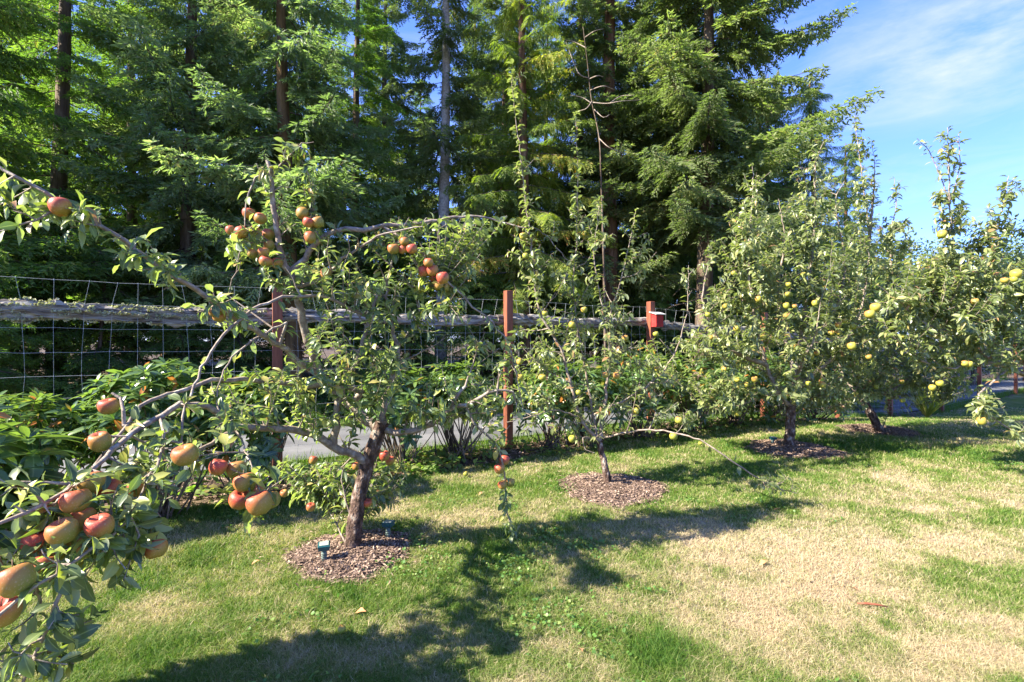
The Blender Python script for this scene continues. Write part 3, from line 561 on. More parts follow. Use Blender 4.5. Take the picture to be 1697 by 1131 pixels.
add_apples(t1, [(100, 344, 1.9, .039), (382, 382), (400, 386, 2.7), (422, 385), (444, 389, 2.85), (418, 421, 2.72), (437, 419, 2.7), (440, 434, 2.68), (459, 437, 2.8), (412, 354, 2.8), (431, 363, 2.8), (446, 407, 2.8), (501, 354), (511, 369, 2.76), (527, 369), (514, 394), (540, 455, 2.8),
    (652, 413), (670, 401), (668, 414, 2.8), (683, 413), (710, 436), (703, 450, 2.86), (717, 449, 2.82), (734, 461), (721, 461, 2.9), (727, 473, 2.85), (736, 476, 2.9), (357, 517, 2.4, .032), (363, 526, 2.42, .03),
    (180, 674, 2.0, .036), (166, 733, 1.75, .036), (307, 755, 1.72, .04), (151, 800, 1.55, .037), (180, 812, 1.62, .036), (125, 831, 1.42, .039), (104, 882, 1.36, .037), (165, 873, 1.4, .036), (26, 963, 1.22, .04), (232, 808, 1.7, .036), (136, 862, 1.5, .037), (90, 912, 1.45, .038), (150, 905, 1.45, .034), (5, 1015, 1.25, .036), (258, 910, 1.6, .036), (60, 898, 1.4, .036), (70, 940, 1.36, .034),
    (361, 775, 1.9, .034), (392, 779, 1.95, .038), (406, 800, 1.84, .041), (397, 829, 1.84, .04), (430, 835, 1.78, .043), (448, 830, 1.9, .038), (420, 817, 1.95, .038),
    (471, 818, 3.2, .026), (515, 841, 3.15), (590, 773, 3.3), (626, 751, 3.2), (637, 756, 3.2), (646, 764, 3.25), (609, 834, 3.1), (519, 763, 3.2), (828, 777, 2.97), (836, 763, 3.0), (833, 804, 2.97), (845, 800, 3.0)], M_app, 2.78, .034)

# ------------------------------------------------------------------ apple tree 2 (slim young)
t2 = Tree(); D2 = 4.5
t2.limb([(1009, 818, D2), (1006, 790, D2), (1000, 761, D2), (993, 731, D2)], .04, .028, 0, .05, root=True, jit=.002, tr=.5); n2 = len(t2.P)
t2.limb([(993, 731, D2), (1000, 685, D2), (1006, 633, D2), (1011, 556, D2), (1012, 520, D2), (1028, 470, D2), (1040, 420, D2), (1054, 350, D2)], .022, .003, 1.2, tr=.6)
t2.limb([(993, 731, D2), (962, 695, 4.45), (944, 628, 4.4), (929, 577, 4.4), (903, 536, 4.4), (890, 497, 4.4), (883, 440, 4.4), (877, 380, 4.4), (870, 326, 4.4), (862, 248, 4.4), (855, 200, 4.4), (850, 150, 4.4), (849, 104, 4.4)], .02, .002, 2.0, tr=.6)
t2.limb([(995, 740, D2), (985, 700, 4.55), (975, 640, 4.6), (960, 560, 4.6), (950, 470, 4.6), (955, 408, 4.6), (957, 341, 4.6), (958, 290, 4.6), (956, 241, 4.6), (955, 186, 4.6)], .016, .002, 2.0, tr=.6)
t2.limb([(1010, 545, D2), (995, 495, 4.4), (985, 428, 4.4), (990, 370, 4.4), (994, 325, 4.4)], .008, .002, 1.6)
t2.limb([(952, 445, 4.6), (930, 420, 4.5), (900, 387, 4.45), (880, 375, 4.4)], .005, .003, .3)
t2.limb([(955, 445, 4.6), (975, 430, 4.6), (1000, 400, 4.6)], .005, .003, .5)
t2.limb([(994, 728, D2), (1030, 718, 4.4), (1077, 713, 4.3), (1120, 718, 4.2), (1160, 730, 4.1), (1200, 755, 4.0), (1240, 783, 3.95), (1280, 806, 3.95), (1320, 818, 3.95)], .01, .004, .12)
t2.limb([(994, 730, D2), (967, 726, 4.35), (972, 746, 4.3), (985, 751, 4.3)], .006, .003, 0)
t2.limb([(1000, 680, D2), (1040, 660, 4.5), (1090, 625, 4.5), (1120, 580, 4.5), (1138, 520, 4.5), (1142, 455, 4.5)], .01, .003, .5)
t2.limb([(960, 692, 4.45), (920, 680, 4.4), (880, 690, 4.3), (840, 700, 4.3)], .008, .003, .3)
t2.grow(cloud([(1285, 800, 45, 22, 3.95, .1, 16), (860, 130, 14, 40, 4.4, .05, 3), (875, 320, 30, 90, 4.4, .1, 12), (880, 410, 45, 50, 4.4, .15, 22), (957, 260, 15, 70, 4.6, .05, 5), (960, 370, 50, 60, 4.6, .15, 22), (1000, 380, 40, 60, 4.45, .15, 12), (1060, 420, 35, 50, 4.5, .15, 10), (930, 480, 90, 60, 4.5, .35, 44), (1010, 500, 50, 45, 4.5, .3, 20), (950, 570, 110, 60, 4.5, .4, 56), (1060, 590, 60, 40, 4.5, .3, 18), (880, 620, 60, 60, 4.5, .3, 24), (980, 660, 110, 50, 4.5, .35, 44), (1080, 640, 60, 60, 4.5, .3, 22), (1120, 680, 50, 30, 4.4, .2, 12), (900, 700, 60, 25, 4.4, .2, 10), (1140, 470, 18, 40, 4.5, .1, 6), (985, 715, 40, 16, 4.5, .2, 8)]), 1.0, rmax=.008, w=.3)
e2 = t2.build('apple_tree', (.92, 4.5, 0), 'slim young apple tree with tall upright shoots in the round mulch ring, centre', 'apple trees in the orchard row', n2, M_apl2, LP_FAR, .058, .019, rlimit=.01)
add_apples(t2, [(871, 425, 4.35), (867, 392, 4.35), (903, 520, 4.35), (948, 539, 4.4), (968, 514, 4.4), (899, 626, 4.3), (861, 627, 4.3), (861, 600, 4.3), (1036, 561, 4.4), (1087, 554, 4.4), (1003, 622, 4.3), (1022, 623, 4.3), (1089, 612, 4.4), (1116, 724, 4.15), (1125, 697, 4.2), (959, 651, 4.3), (1054, 682, 4.3), (948, 728, 4.3)], M_app2, 4.4, .033)

# ------------------------------------------------------------------ apple trees 3, 4, 5
t3 = Tree(); D3 = 6.1
t3.limb([(1307, 752, D3), (1308, 725, D3), (1310, 695, D3), (1312, 672, D3)], .07, .052, 0, .06, root=True, jit=.003, tr=.5); n3 = len(t3.P)
TREE_MUL = 1.4
for pts in ([(1312, 675, D3), (1290, 650, 6.0), (1268, 600, 5.95), (1250, 520, 5.9), (1240, 430, 5.9), (1248, 330, 5.9), (1247, 272, 5.9)], [(1312, 675, D3), (1318, 620, D3), (1330, 540, D3), (1345, 440, D3), (1350, 350, D3), (1352, 270, D3), (1365, 236, D3)],
            [(1270, 605, 5.95), (1230, 590, 5.8), (1190, 560, 5.7), (1165, 500, 5.7), (1175, 430, 5.7)], [(1315, 650, D3), (1350, 620, 6.0), (1400, 570, 5.9), (1430, 500, 5.9), (1440, 420, 5.9)], [(1318, 620, D3), (1300, 560, 6.3), (1290, 480, 6.4), (1300, 400, 6.4), (1290, 330, 6.4)],
            [(1290, 650, 6.0), (1240, 665, 5.8), (1200, 680, 5.6), (1165, 672, 5.5)], [(1340, 560, D3), (1380, 520, 6.3), (1400, 440, 6.4), (1385, 340, 6.4), (1400, 300, 6.4)], [(1316, 640, D3), (1330, 600, 5.6), (1350, 560, 5.4), (1360, 500, 5.3)]):
    t3.limb(pts, .032, .004, .35)
t3.grow(cloud([(1200, 470, 50, 90, 5.8, .5, 30), (1250, 420, 60, 110, 5.9, .6, 50), (1250, 320, 40, 60, 5.9, .4, 14), (1350, 330, 60, 70, 6.1, .6, 34), (1310, 430, 90, 90, 6.1, .9, 90), (1390, 420, 70, 90, 6.1, .8, 60), (1300, 550, 130, 80, 6.1, 1.0, 120), (1200, 580, 80, 80, 5.8, .7, 60), (1410, 550, 80, 90, 6.1, .8, 70), (1320, 640, 90, 35, 6.0, .9, 40), (1200, 650, 60, 40, 5.7, .5, 26), (1400, 640, 70, 35, 6.1, .6, 26), (1360, 260, 22, 30, 6.1, .2, 6), (1110, 600, 50, 60, 5.9, .4, 14)]), 1.0, rmax=.014, w=.25, seg=.09)
t3.build('apple_tree', (3.5, 6.1, 0), 'dense broad apple tree on a short forked trunk, full of small yellow-green apples', 'apple trees in the orchard row', n3, M_apl2, LP_FAR, .066, .0155, rlimit=.02, ksz=4)
add_apples(t3, [(1305.6, 488), (1303.5, 507), (1303, 524), (1317, 508), (1351, 503), (1331, 455), (1307, 472), (1216, 453), (1173, 522), (1202, 508), (1257, 496), (1221, 545), (1390, 539), (1390, 552), (1378, 552), (1414, 542), (1400, 532), (1412, 574, 5.2, .042), (1440, 592, 5.4), (1248, 584), (1354, 586), (1344, 592), (1200, 613), (1222, 630), (1237, 638), (1251, 629), (1340, 636), (1363, 638), (1301, 658), (1224, 686), (1178, 560), (1265, 560), (1320, 575)], M_app2, 5.5, .034)

t4 = Tree(); D4 = 7.1
t4.limb([(1463, 728, 7.2), (1453, 705, D4), (1440, 680, D4), (1425, 655, D4)], .065, .05, 0, .07, root=True, jit=.003, tr=.5); n4 = len(t4.P)
for pts in ([(1425, 655, D4), (1415, 600, D4), (1430, 500, 7.1), (1440, 400, 7.1), (1430, 300, 7.0), (1420, 230, 7.0), (1417, 192, 7.0)], [(1428, 660, D4), (1460, 620, 7.0), (1480, 520, 7.0), (1475, 400, 7.0), (1485, 340, 7.0), (1482, 295, 7.0)], [(1430, 660, D4), (1490, 640, 7.0), (1530, 590, 6.9), (1560, 520, 6.9)], [(1425, 655, D4), (1395, 620, 7.3), (1390, 540, 7.4), (1400, 460, 7.4)], [(1440, 400, 7.1), (1447, 330, 7.1), (1450, 262, 7.1)]):
    t4.limb(pts, .03, .004, .9)
TREE_MUL = 1.6
t4.grow(cloud([(1422, 230, 14, 40, 7.0, .1, 8), (1440, 240, 14, 14, 7.0, .1, 4), (1430, 320, 25, 50, 7.0, .3, 18), (1485, 310, 14, 24, 7.0, .1, 5), (1480, 400, 50, 60, 7.0, .5, 34), (1440, 470, 70, 80, 7.1, .7, 50), (1520, 480, 70, 80, 7.0, .7, 60), (1470, 580, 90, 70, 7.1, .9, 70), (1540, 600, 70, 60, 6.9, .7, 40), (1440, 640, 60, 25, 7.0, .6, 20), (1590, 620, 50, 40, 6.8, .4, 18)]), 1.0, rmax=.014, w=.25, seg=.09)
t4.build('apple_tree', (5.6, 7.2, float(gz(5.6, 7.2))), 'apple tree on a slanting mottled trunk, third trunk from the left leaning away, behind the dense one', 'apple trees in the orchard row', n4, M_apl2, LP_FAR, .066, .0165, rlimit=.02, ksz=4)
t4.e['label'] = 'farthest apple tree of the row, its mottled trunk slanting left above a flat mulch ring'
add_apples(t4, [(1472, 566), (1449, 577), (1494, 633), (1452, 642), (1496, 664, 6.2), (1494, 560)], M_app2, 6.4, .038)

t5 = Tree()
t5.limbw(np.array([(6.5, 5.5, -.05), (6.45, 5.5, .4), (6.4, 5.5, .75)]), .07, .05, 0, .07, root=True, jit=.003); n5 = len(t5.P)
for pts in ([(1640, 560, 5.4), (1600, 480, 5.4), (1580, 400, 5.4), (1572, 300, 5.4), (1570, 212, 5.4)], [(1650, 600, 5.4), (1600, 560, 5.2), (1540, 540, 5.0), (1490, 500, 4.9), (1450, 470, 4.9)], [(1680, 560, 5.5), (1650, 480, 5.4), (1640, 400, 5.4), (1660, 350, 5.4), (1672, 292, 5.4)], [(1700, 600, 5.5), (1650, 630, 5.0), (1620, 660, 4.8), (1640, 690, 4.7), (1680, 715, 4.6), (1705, 735, 4.6)],
            [(1720, 560, 5.5), (1740, 460, 5.5), (1730, 380, 5.5)], [(1640, 600, 5.3), (1580, 610, 5.1), (1530, 600, 5.0), (1500, 580, 4.9)], [(1572, 330, 5.4), (1545, 260, 5.4), (1520, 230, 5.4)], [(1572, 340, 5.4), (1590, 280, 5.4), (1588, 222, 5.4)]):
    P = np.array([at(*p) for p in pts])
    if pts[0][0] > 1600: P = np.concatenate([[t5.P[-1] if False else np.array([6.4, 5.5, .75])], P])
    t5.limbw(P, .026 if pts[0][0] > 1600 else .008, .004, .7)
TREE_MUL = 1.9
t5.grow(cloud([(1570, 260, 18, 50, 5.4, .1, 14), (1575, 350, 35, 50, 5.4, .2, 20), (1672, 320, 25, 30, 5.4, .1, 10), (1650, 380, 40, 40, 5.4, .3, 20), (1600, 430, 80, 50, 5.3, .5, 44), (1530, 470, 60, 60, 5.1, .4, 34), (1660, 480, 80, 70, 5.3, .6, 60), (1590, 540, 100, 60, 5.2, .6, 60), (1490, 520, 50, 50, 5.0, .3, 20), (1660, 570, 80, 40, 5.2, .5, 34), (1540, 585, 60, 25, 5.1, .3, 12), (1640, 680, 40, 25, 4.7, .2, 14), (1690, 715, 25, 12, 4.6, .1, 4), (1750, 450, 70, 100, 5.5, .5, 40), (1800, 560, 90, 80, 5.5, .6, 40)]), 1.0, rmax=.012, w=.25, seg=.08)
t5.build('apple_tree', (6.45, 5.5, 0), 'apple tree rooted beyond the right edge, its tall leafy shoots standing against the blue sky', 'apple trees in the orchard row', n5, M_apl2, LP_FAR, .068, .0165, rlimit=.018, ksz=4)
add_apples(t5, [(1451, 510, 4.4, .044), (1442, 521, 4.4, .042), (1561, 389, 5.0, .044), (1684, 455, 4.6, .045), (1681, 463, 4.6), (1665, 465), (1616, 500), (1606, 604, 4.8), (1599, 603, 4.8), (1558, 636), (1545, 643), (1627, 698, 4.6)], M_app2, 4.9, .036)

# ------------------------------------------------------------------ fence
pe = Vector((-.05, 6.32, 0)); FE = empty('post_and_wire_fence', pe, 'red post fence with weathered grey top rails and square wire mesh', 'fence'); pe = np.array(pe)
P3 = [np.array([x, y, float(gz(x, y))]) for x, y in FP[:12]]
ptz = [2.0] * 12
for i, p in enumerate(P3):
    a = math.atan2(1.36, 2.35) + random.uniform(-.05, .05); c, s = math.cos(a), math.sin(a); rot = [[c, -s, 0], [s, c, 0], [0, 0, 1]]
    h = 1.0 + random.uniform(-.02, .02) ; mb = MB(); mb.box(p - pe + np.array([0, 0, h - .05]), (.048, .048, h + .05), rot, bev=.004); mb.build('post', M_post, FE, smooth=False)
def railmesh(a, b, r, seed, nm, mat, lichen=False):
    rg = np.random.default_rng(seed); n = 46; t = np.linspace(0, 1, n); C = a + (b - a) * t[:, None]; C[:, 2] += .012 * np.sin(t * 9 + seed) - .015 * np.sin(t * np.pi)
    V, Q = tube(C, np.full(n, 1.0), 12); V = V.reshape(n, 12, 3); off = V - C[:, None]
    shp = (1 + .22 * rg.normal(size=12))[None] * (1 + .17 * rg.normal(size=(n, 12))) * (1 + .12 * np.sin(t * 13 + seed))[:, None]
    V = C[:, None] + off * shp[..., None] * r * np.array([.7, .7, 1.05]); mb = MB(); mb.add(V.reshape(-1, 3), Q)
    mb.add([C[0], C[-1]]); bb = mb.n - 2; mb.T.append(np.array([(bb, (i + 1) % 12, i) for i in range(12)] + [(bb + 1, (n - 1) * 12 + i, (n - 1) * 12 + (i + 1) % 12) for i in range(12)]))
    o = mb.build(nm, mat, FE, smooth=False)
    if lichen:
        K = 12000; I = rg.integers(0, n - 1, K); J = rg.integers(0, 12, K); Pp = V[I, J] + (V[I + 1, J] - V[I, J]) * rg.uniform(0, 1, (K, 1)); keep = (noise2(Pp[:, 0] * 6, Pp[:, 2] * 9 + J, 1, 5) > .0); Pp = Pp[keep]; K = len(Pp)
        D = rg.normal(size=(K, 3)); X, Y, Z = frames(D, rg.normal(size=(K, 3))); pV = np.array([(-.5, 0, 0), (.5, .1, 0), (.3, .9, .2), (-.4, .8, -.2)])
        l = mk('lichen', inst(pV, Pp, X, Y, Z, rg.uniform(.01, .028, K)), instF([(0, 1, 2, 3)], K, 4), M_lich, o, {'rnd': np.repeat(rg.uniform(0, 1, K), 4)}, False)
for i in range(11):
    a, b = P3[i], P3[i + 1]; dv = (b - a) / np.linalg.norm(b - a); nv_ = np.array([-dv[1], dv[0], 0])
    rz = 1.66 if i > 3 else 1.635
    o_ = nv_ * .085
    railmesh(a + o_ + [0, 0, rz + .0] - pe - dv * .12, b + o_ + [0, 0, rz + (.03 if i == 4 else 0)] - pe + dv * .1, .058 if i > 2 else .066, 40 + i, 'rail', M_rail, lichen=(i in (1, 2)))
    if i > 9: railmesh(a + o_ + [0, 0, 1.25] - pe, b + o_ + [0, 0, 1.25] - pe, .05, 60 + i, 'rail', M_rail)
    # wire
    L = np.linalg.norm(b - a); zs = [1.92, 1.7, 1.48, 1.27, 1.06, .87, .69, .53, .39, .26, .14, .04]; A_ = []; B_ = []
    nvx = int(round(L / .195)); tj = np.linspace(0, 1, nvx + 1)
    lean = (.05 * np.sin(np.arange(nvx + 1) * .9 + i) + rng.normal(0, .012, nvx + 1)); sag = .02 * np.sin(tj * np.pi)
    G = np.zeros((len(zs), nvx + 1, 3))
    for zi, z in enumerate(zs):
        G[zi] = a + (b - a) * tj[:, None] + nv_ * .05; G[zi, :, 2] += z - (sag if zi == 0 else 0) + rng.normal(0, .003, nvx + 1)
        G[zi] += dv * (lean * (1 if zi == 0 else .25 * np.sin(zi * 1.3)))[:, None] + nv_ * rng.normal(0, .005, (nvx + 1, 1))
    A_ = np.concatenate([G[:, :-1].reshape(-1, 3), G[:-1].reshape(-1, 3)]); B_ = np.concatenate([G[:, 1:].reshape(-1, 3), G[1:].reshape(-1, 3)])
    rr = np.full(len(A_), .0014); V, Q = segs(A_ - pe, B_ - pe, rr, rr, 4); mb = MB(); mb.add(V, Q)
    # wrapped knots at the crossings
    g = G.reshape(-1, 3) - pe; V, Q = segs(g - [0, 0, .006], g + [0, 0, .006], np.full(len(g), .0028), np.full(len(g), .0028), 5); mb.add(V, Q); mb.build('wire_mesh', M_wire, FE)
# vertical dead stick/wire stay hanging by the fence at the old tree
# birdhouse
pb = P3[5]; bx_, by_ = pb[0] + .08, pb[1] - .09
BH = empty('birdhouse', (bx_, by_, 1.72), 'small red birdhouse with a sloping grey roof hung on the red fence post', 'birdhouse', rz=R(22)); BH.scale = (.82,) * 3
mb = MB(); hw, hd, hh = .085, .075, .15
V = [(-hw, -hd, -hh), (hw, -hd, -hh), (hw, hd, -hh), (-hw, hd, -hh), (-hw, -hd, hh * .55), (hw, -hd, hh * .55), (hw, hd, hh * .8), (-hw, hd, hh * .8)]
mb.add(V, [(0, 3, 2, 1), (4, 5, 6, 7), (0, 1, 5, 4), (2, 3, 7, 6), (1, 2, 6, 5), (3, 0, 4, 7)]); mb.build('box', M_bred, BH, smooth=False)
mb = MB(); ra_ = math.atan2(hh * .25, 2 * hd); mb.box((0, -.01, hh * .675 + .012), (hw + .035, hd + .04, .009), [[1, 0, 0], [0, math.cos(ra_), -math.sin(ra_)], [0, math.sin(ra_), math.cos(ra_)]], bev=.003); mb.build('roof', M_groof, BH, smooth=False)
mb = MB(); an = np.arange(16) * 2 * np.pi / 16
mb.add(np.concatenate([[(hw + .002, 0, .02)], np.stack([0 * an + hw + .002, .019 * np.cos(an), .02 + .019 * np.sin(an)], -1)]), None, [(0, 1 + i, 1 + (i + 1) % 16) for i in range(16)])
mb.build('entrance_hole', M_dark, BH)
# sign on the far post
ps = P3[11]; SG = empty('notice_sign', (ps[0] + .55, ps[1] - .12, ps[2] + 1.02), 'small pale notice board with brown lettering beside the farthest red fence post', 'sign', rz=R(10))
mb = MB(); mb.box((0, 0, 0), (.4, .012, .27), bev=.004); mb.build('board', M_sign, SG, smooth=False)
mb = MB()
for z, a, b in ((.17, -.25, .25), (.02, -.3, .3), (-.07, -.26, .28), (-.16, -.3, .2)):
    x = a
    while x < b: w = random.uniform(.015, .04); mb.box((x + w / 2, -.0155, z), (w / 2, .002, .022 if z < .1 else .045)); x += w + .02
mb.build('lettering', M_brown, SG, smooth=False)
mb = MB(); mb.box((-.33, .045, -.5), (.03, .03, .53), bev=.004); mb.build('leg', M_post, SG, smooth=False)

# ------------------------------------------------------------------ solar stakes
def stake(px, d, py, top, tilt, label):
    p = at(px, py, d); p[2] = float(gz(p[0], p[1])) + .04; e = empty('solar_stake', p, label, 'garden stake', 'solar stakes in the mulch rings', rz=tilt); e.scale = (.86,) * 3; e.rotation_euler[0] = tilt * .25
    mb = MB(); mb.tube(np.array([(0, 0, -.03), (0, 0, top * .5), (0, 0, top)]), [.014, .016, .017], 10)
    for z in (.3, .5, .7): mb.tube(np.array([(0, 0, top * z - .004), (0, 0, top * z + .004)]), [.02, .02], 10)
    mb.build('stake', M_stake, e)
    mb = MB(); k = 4; P = []
    for z, r in ((top, .022), (top + .012, .05), (top + .042, .056), (top + .046, .052)):
        for sx, sy in ((1, 1), (-1, 1), (-1, -1), (1, -1)): P.append((sx * r * .72, sy * r * .72, z))
    mb.add(P, [(r * 4 + i, r * 4 + (i + 1) % 4, r * 4 + 4 + (i + 1) % 4, r * 4 + 4 + i) for r in range(3) for i in range(4)] + [(12, 13, 14, 15), (3, 2, 1, 0)]); mb.build('housing', M_teal, e, smooth=False)
    mb = MB(); mb.box((0, 0, top + .049), (.031, .031, .002)); mb.build('solar_panel', M_panel, e, smooth=False)
    return e
stake(537, 2.93, 945, .075, .35, 'teal solar stake in the mulch left of the old apple trunk, nearest the lawn')
stake(643, 3.28, 908, .075, -.2, 'teal solar stake in the mulch right of the old apple trunk')
stake(1280, 6.2, 748, .06, .4, 'small dark stake in the mulch beside the dense apple tree trunk')

# ------------------------------------------------------------------ rhododendrons
def rhodo(x, y, h, rad, n, label, size=.125, base=.3, group='rhododendron bushes along the fence', asp=1.0):
    z0 = float(gz(x, y)); e = empty('rhododendron', (x, y, z0), label, 'shrub', group)
    D = rng.normal(size=(n, 3)); D = nz_(D); D[:, 2] = np.abs(D[:, 2]) * 1.0 - np.where(rng.uniform(0, 1, n) < .38, 1.1, .35) * rng.uniform(0, 1, n)
    q = rng.uniform(.55, 1.0, n) ** .6
    C = np.array([0, 0, base + (h - base) * .42]); E = C + D * q[:, None] * np.array([rad * asp, rad, (h - base) * .58]) ; E[:, 2] = np.maximum(E[:, 2], base * .55)
    mb = MB()
    for k in range(0, n, 3):
        b0 = np.array([rng.normal(0, .07), rng.normal(0, .07), -.03]); m = b0 * .3 + E[k] * np.array([.55, .55, .5]) + rng.normal(0, .03, 3)
        C_, _ = catmull([b0, m, E[k]], .12); V, Q = tube(C_, np.linspace(.009, .003, len(C_)), 4); mb.add(V, Q)
    mb.build('stems', M_fbark, e)
    # whorls
    W_ = []; 
    loc = []; Dd = []; Nn = []; sz = []; rd = []
    for k in range(n):
        ax = nz_(D[k] * .7 + np.array([0, 0, .9]) + rng.normal(0, .25, 3)); u = nz_(np.cross(ax, [.3, .9, .1])); v = np.cross(ax, u)
        for ring, (m, el, s_) in enumerate(((random.randint(6, 9), .25, 1.0), (random.randint(3, 6), .9, .75), (random.randint(2, 5), -.35, .95))):
            a0 = random.uniform(0, 6.28); c = E[k] - ax * (.02 if ring < 2 else .08)
            for j in range(m):
                a = a0 + j * 6.28 / m + random.uniform(-.25, .25); rdir = u * math.cos(a) + v * math.sin(a)
                loc.append(c); Dd.append(rdir + ax * (el + random.uniform(-.3, .25))); Nn.append(ax + rdir * -.3 * el + rng.normal(0, .15, 3)); sz.append(size * s_ * random.uniform(.75, 1.15))
                rd.append(random.uniform(0, .9) if random.random() > (.035 if ring < 2 else .12) else random.uniform(.92, 1))
    loc = np.array(loc); X, Y, Z = frames(np.array(Dd), np.array(Nn)); K = len(loc); V, Qf, Tf, mid = LP_RHO; nV = len(V)
    mk('foliage', inst(V, loc, X, Y, Z, np.array(sz)), [instF(Qf, K, nV), instF(Tf, K, nV)], M_rho, e, {'rnd': np.repeat(rd, nV), 'mid': np.tile(mid, K)})
    return e
RH = [(-3.45, 3.2, 1.1, .5, 80, 'rhododendron at the left end of the bed, behind the arching apple branches'), (-2.75, 3.75, 1.3, .5, 100, 'tall rhododendron under the lichen-covered fence rail'), (-2.25, 4.1, 1.22, .45, 80, 'rhododendron just left of the nearest red fence post'), (-1.2, 5.2, 1.2, .42, 70, 'rhododendron behind the trunk of the old apple tree'), (-.62, 5.55, 1.2, .42, 80, 'bright green rhododendron left of the second red post'),
      (.5, 6.1, 1.15, .42, 64, 'rhododendron just right of the second red post'), (1.0, 6.35, 1.2, .5, 80, 'rhododendron directly behind the slim young apple tree'), (1.85, 6.9, 1.35, .5, 80, 'rhododendron below the red birdhouse'), (2.75, 7.35, 1.35, .5, 80, 'rhododendron right of the birdhouse post with orange dying leaves'), (3.6, 7.8, 1.3, .5, 80, 'rhododendron under the sloping end rail'), (4.5, 8.3, 1.25, .5, 70, 'dark rhododendron behind the forked trunk'), (5.5, 8.8, 1.0, .55, 60, 'dark low rhododendron right of the forked trunk')]
for x, y, h, r, n, lab in RH: rhodo(x, y, h, r * 1.12, int(n * 1.35), lab, base=.42 if x < 2 else .12)
rhodo(-1.86, 1.52, 1.24, .36, 60, 'nearest rhododendron at the left edge with large glossy leaves', size=.15, base=.5)

# low ground cover in the bed
K = 2600; X = np.concatenate([rng.normal(-.9, .45, 700), rng.uniform(-3, 4.5, 1900)]); Y = fence_y(X) - rng.uniform(.15, 1.0, K) ** 1.0
Zc = gz(X, Y) + rng.uniform(.02, .12, K); D = rng.normal(size=(K, 3)) * [1, 1, .3]; X_, Y_, Z_ = frames(D, rng.normal(0, .3, (K, 3)) + [0, 0, 1])
V, Qf, Tf, mid = LP_FAR; keep = noise2(X, Y, .5, 9) > -.1; loc = np.stack([X, Y, Zc], -1)[keep]; K = len(loc)
tag(mk('ground_cover', inst(V * [1.5, 1, 1], loc, X_[keep], Y_[keep], Z_[keep], rng.uniform(.04, .08, K)), [instF(Qf, K, len(V)), instF(Tf, K, len(V))], M_hem, None, {'rnd': np.repeat(rng.uniform(.5, 1, K), len(V))}), 'low leafy ground cover in the bed at the foot of the fence', 'ground cover', None, 'stuff')
# verge grass both sides of road and bank far right
K = 60000; X = rng.uniform(-10, 26, K); side = rng.uniform(0, 1, K) < .5; Y = fence_y(X) + np.where(side, rng.normal(.15, .15, K), rng.normal(3.0, .2, K) * 1.0)
h = rng.uniform(.05, .16, K); a = rng.uniform(0, 6.28, K); b = np.stack([X, Y, gz(X, Y) - .01], -1); sd_ = np.stack([np.cos(a), np.sin(a), 0 * a], -1) * .005
tip = b + np.stack([rng.normal(0, .4, K) * h, rng.normal(0, .4, K) * h, h], -1)
keep = noise2(X, Y, .9, 13) > -.25
tag(mk('verge_grass', np.stack([b - sd_, b + sd_, tip], 1)[keep].reshape(-1, 3), instF([(0, 1, 2)], int(keep.sum()), 3), M_blade, None, {'dry': np.repeat(rng.uniform(0, .4, keep.sum()), 3)}), 'rough grass on the verges of the lane', 'grass', None, 'stuff')
# ornamental grass clump
ep = np.array([8.6, 10.0]); ez = float(gz(*ep)); e = empty('ornamental_grass', (ep[0], ep[1], ez), 'clump of arching yellow-green leaves beside the far fence posts', 'plant')
K = 220; a = rng.uniform(0, 6.28, K); L_ = rng.uniform(.5, .95, K); mb = MB()
for k in range(K):
    t = np.linspace(0, 1, 6); o_ = np.array([math.cos(a[k]), math.sin(a[k])]); sp = rng.uniform(.15, .8)
    c = np.stack([o_[0] * t * sp * L_[k], o_[1] * t * sp * L_[k], L_[k] * (t - .45 * sp * t ** 2.5)], -1); w = .012 * (1 - t) + .002; s_ = np.array([-o_[1], o_[0], 0])
    V = np.stack([c - s_ * w[:, None], c + s_ * w[:, None]], 1).reshape(-1, 3); mb.add(V, [(2 * i, 2 * i + 1, 2 * i + 3, 2 * i + 2) for i in range(5)], rnd=rng.uniform(0, 1))
mb.build('leaves', M_ornag, e)

K = 9000; cxs = rng.normal(size=(70, 2)) * [2.6, 1.6] + [1.2, 3.6]; cxs[:6] = [(-.62, 3.0), (-.6, 3.3), (-.55, 2.85), (-.3, 3.6), (-2.2, 3.6), (.2, 3.9)]; I = rng.integers(0, 70, K); X = cxs[I, 0] + rng.normal(0, .11, K); Y = cxs[I, 1] + rng.normal(0, .09, K)
ok = (Y < lawn_edge(X)) & (Y > 1.5) & (dry(X, Y) < .46); X, Y = X[ok], Y[ok]; K = len(X); V, Qf, Tf, mid = LP_FAR; X_, Y_, Z_ = frames(rng.normal(size=(K, 3)) * [1, 1, .25], rng.normal(0, .35, (K, 3)) + [0, 0, 1])
tag(mk('clover', inst(V * [2.0, 1, 1], np.stack([X, Y, gz(X, Y) + rng.uniform(.02, .042, K)], -1), X_, Y_, Z_, rng.uniform(.009, .02, K)), [instF(Qf, K, len(V)), instF(Tf, K, len(V))], M_clov, None, {'rnd': np.repeat(rng.uniform(0, 1, K), len(V))}), 'small clover and weed leaves scattered through the lawn', 'clover', None, 'stuff')
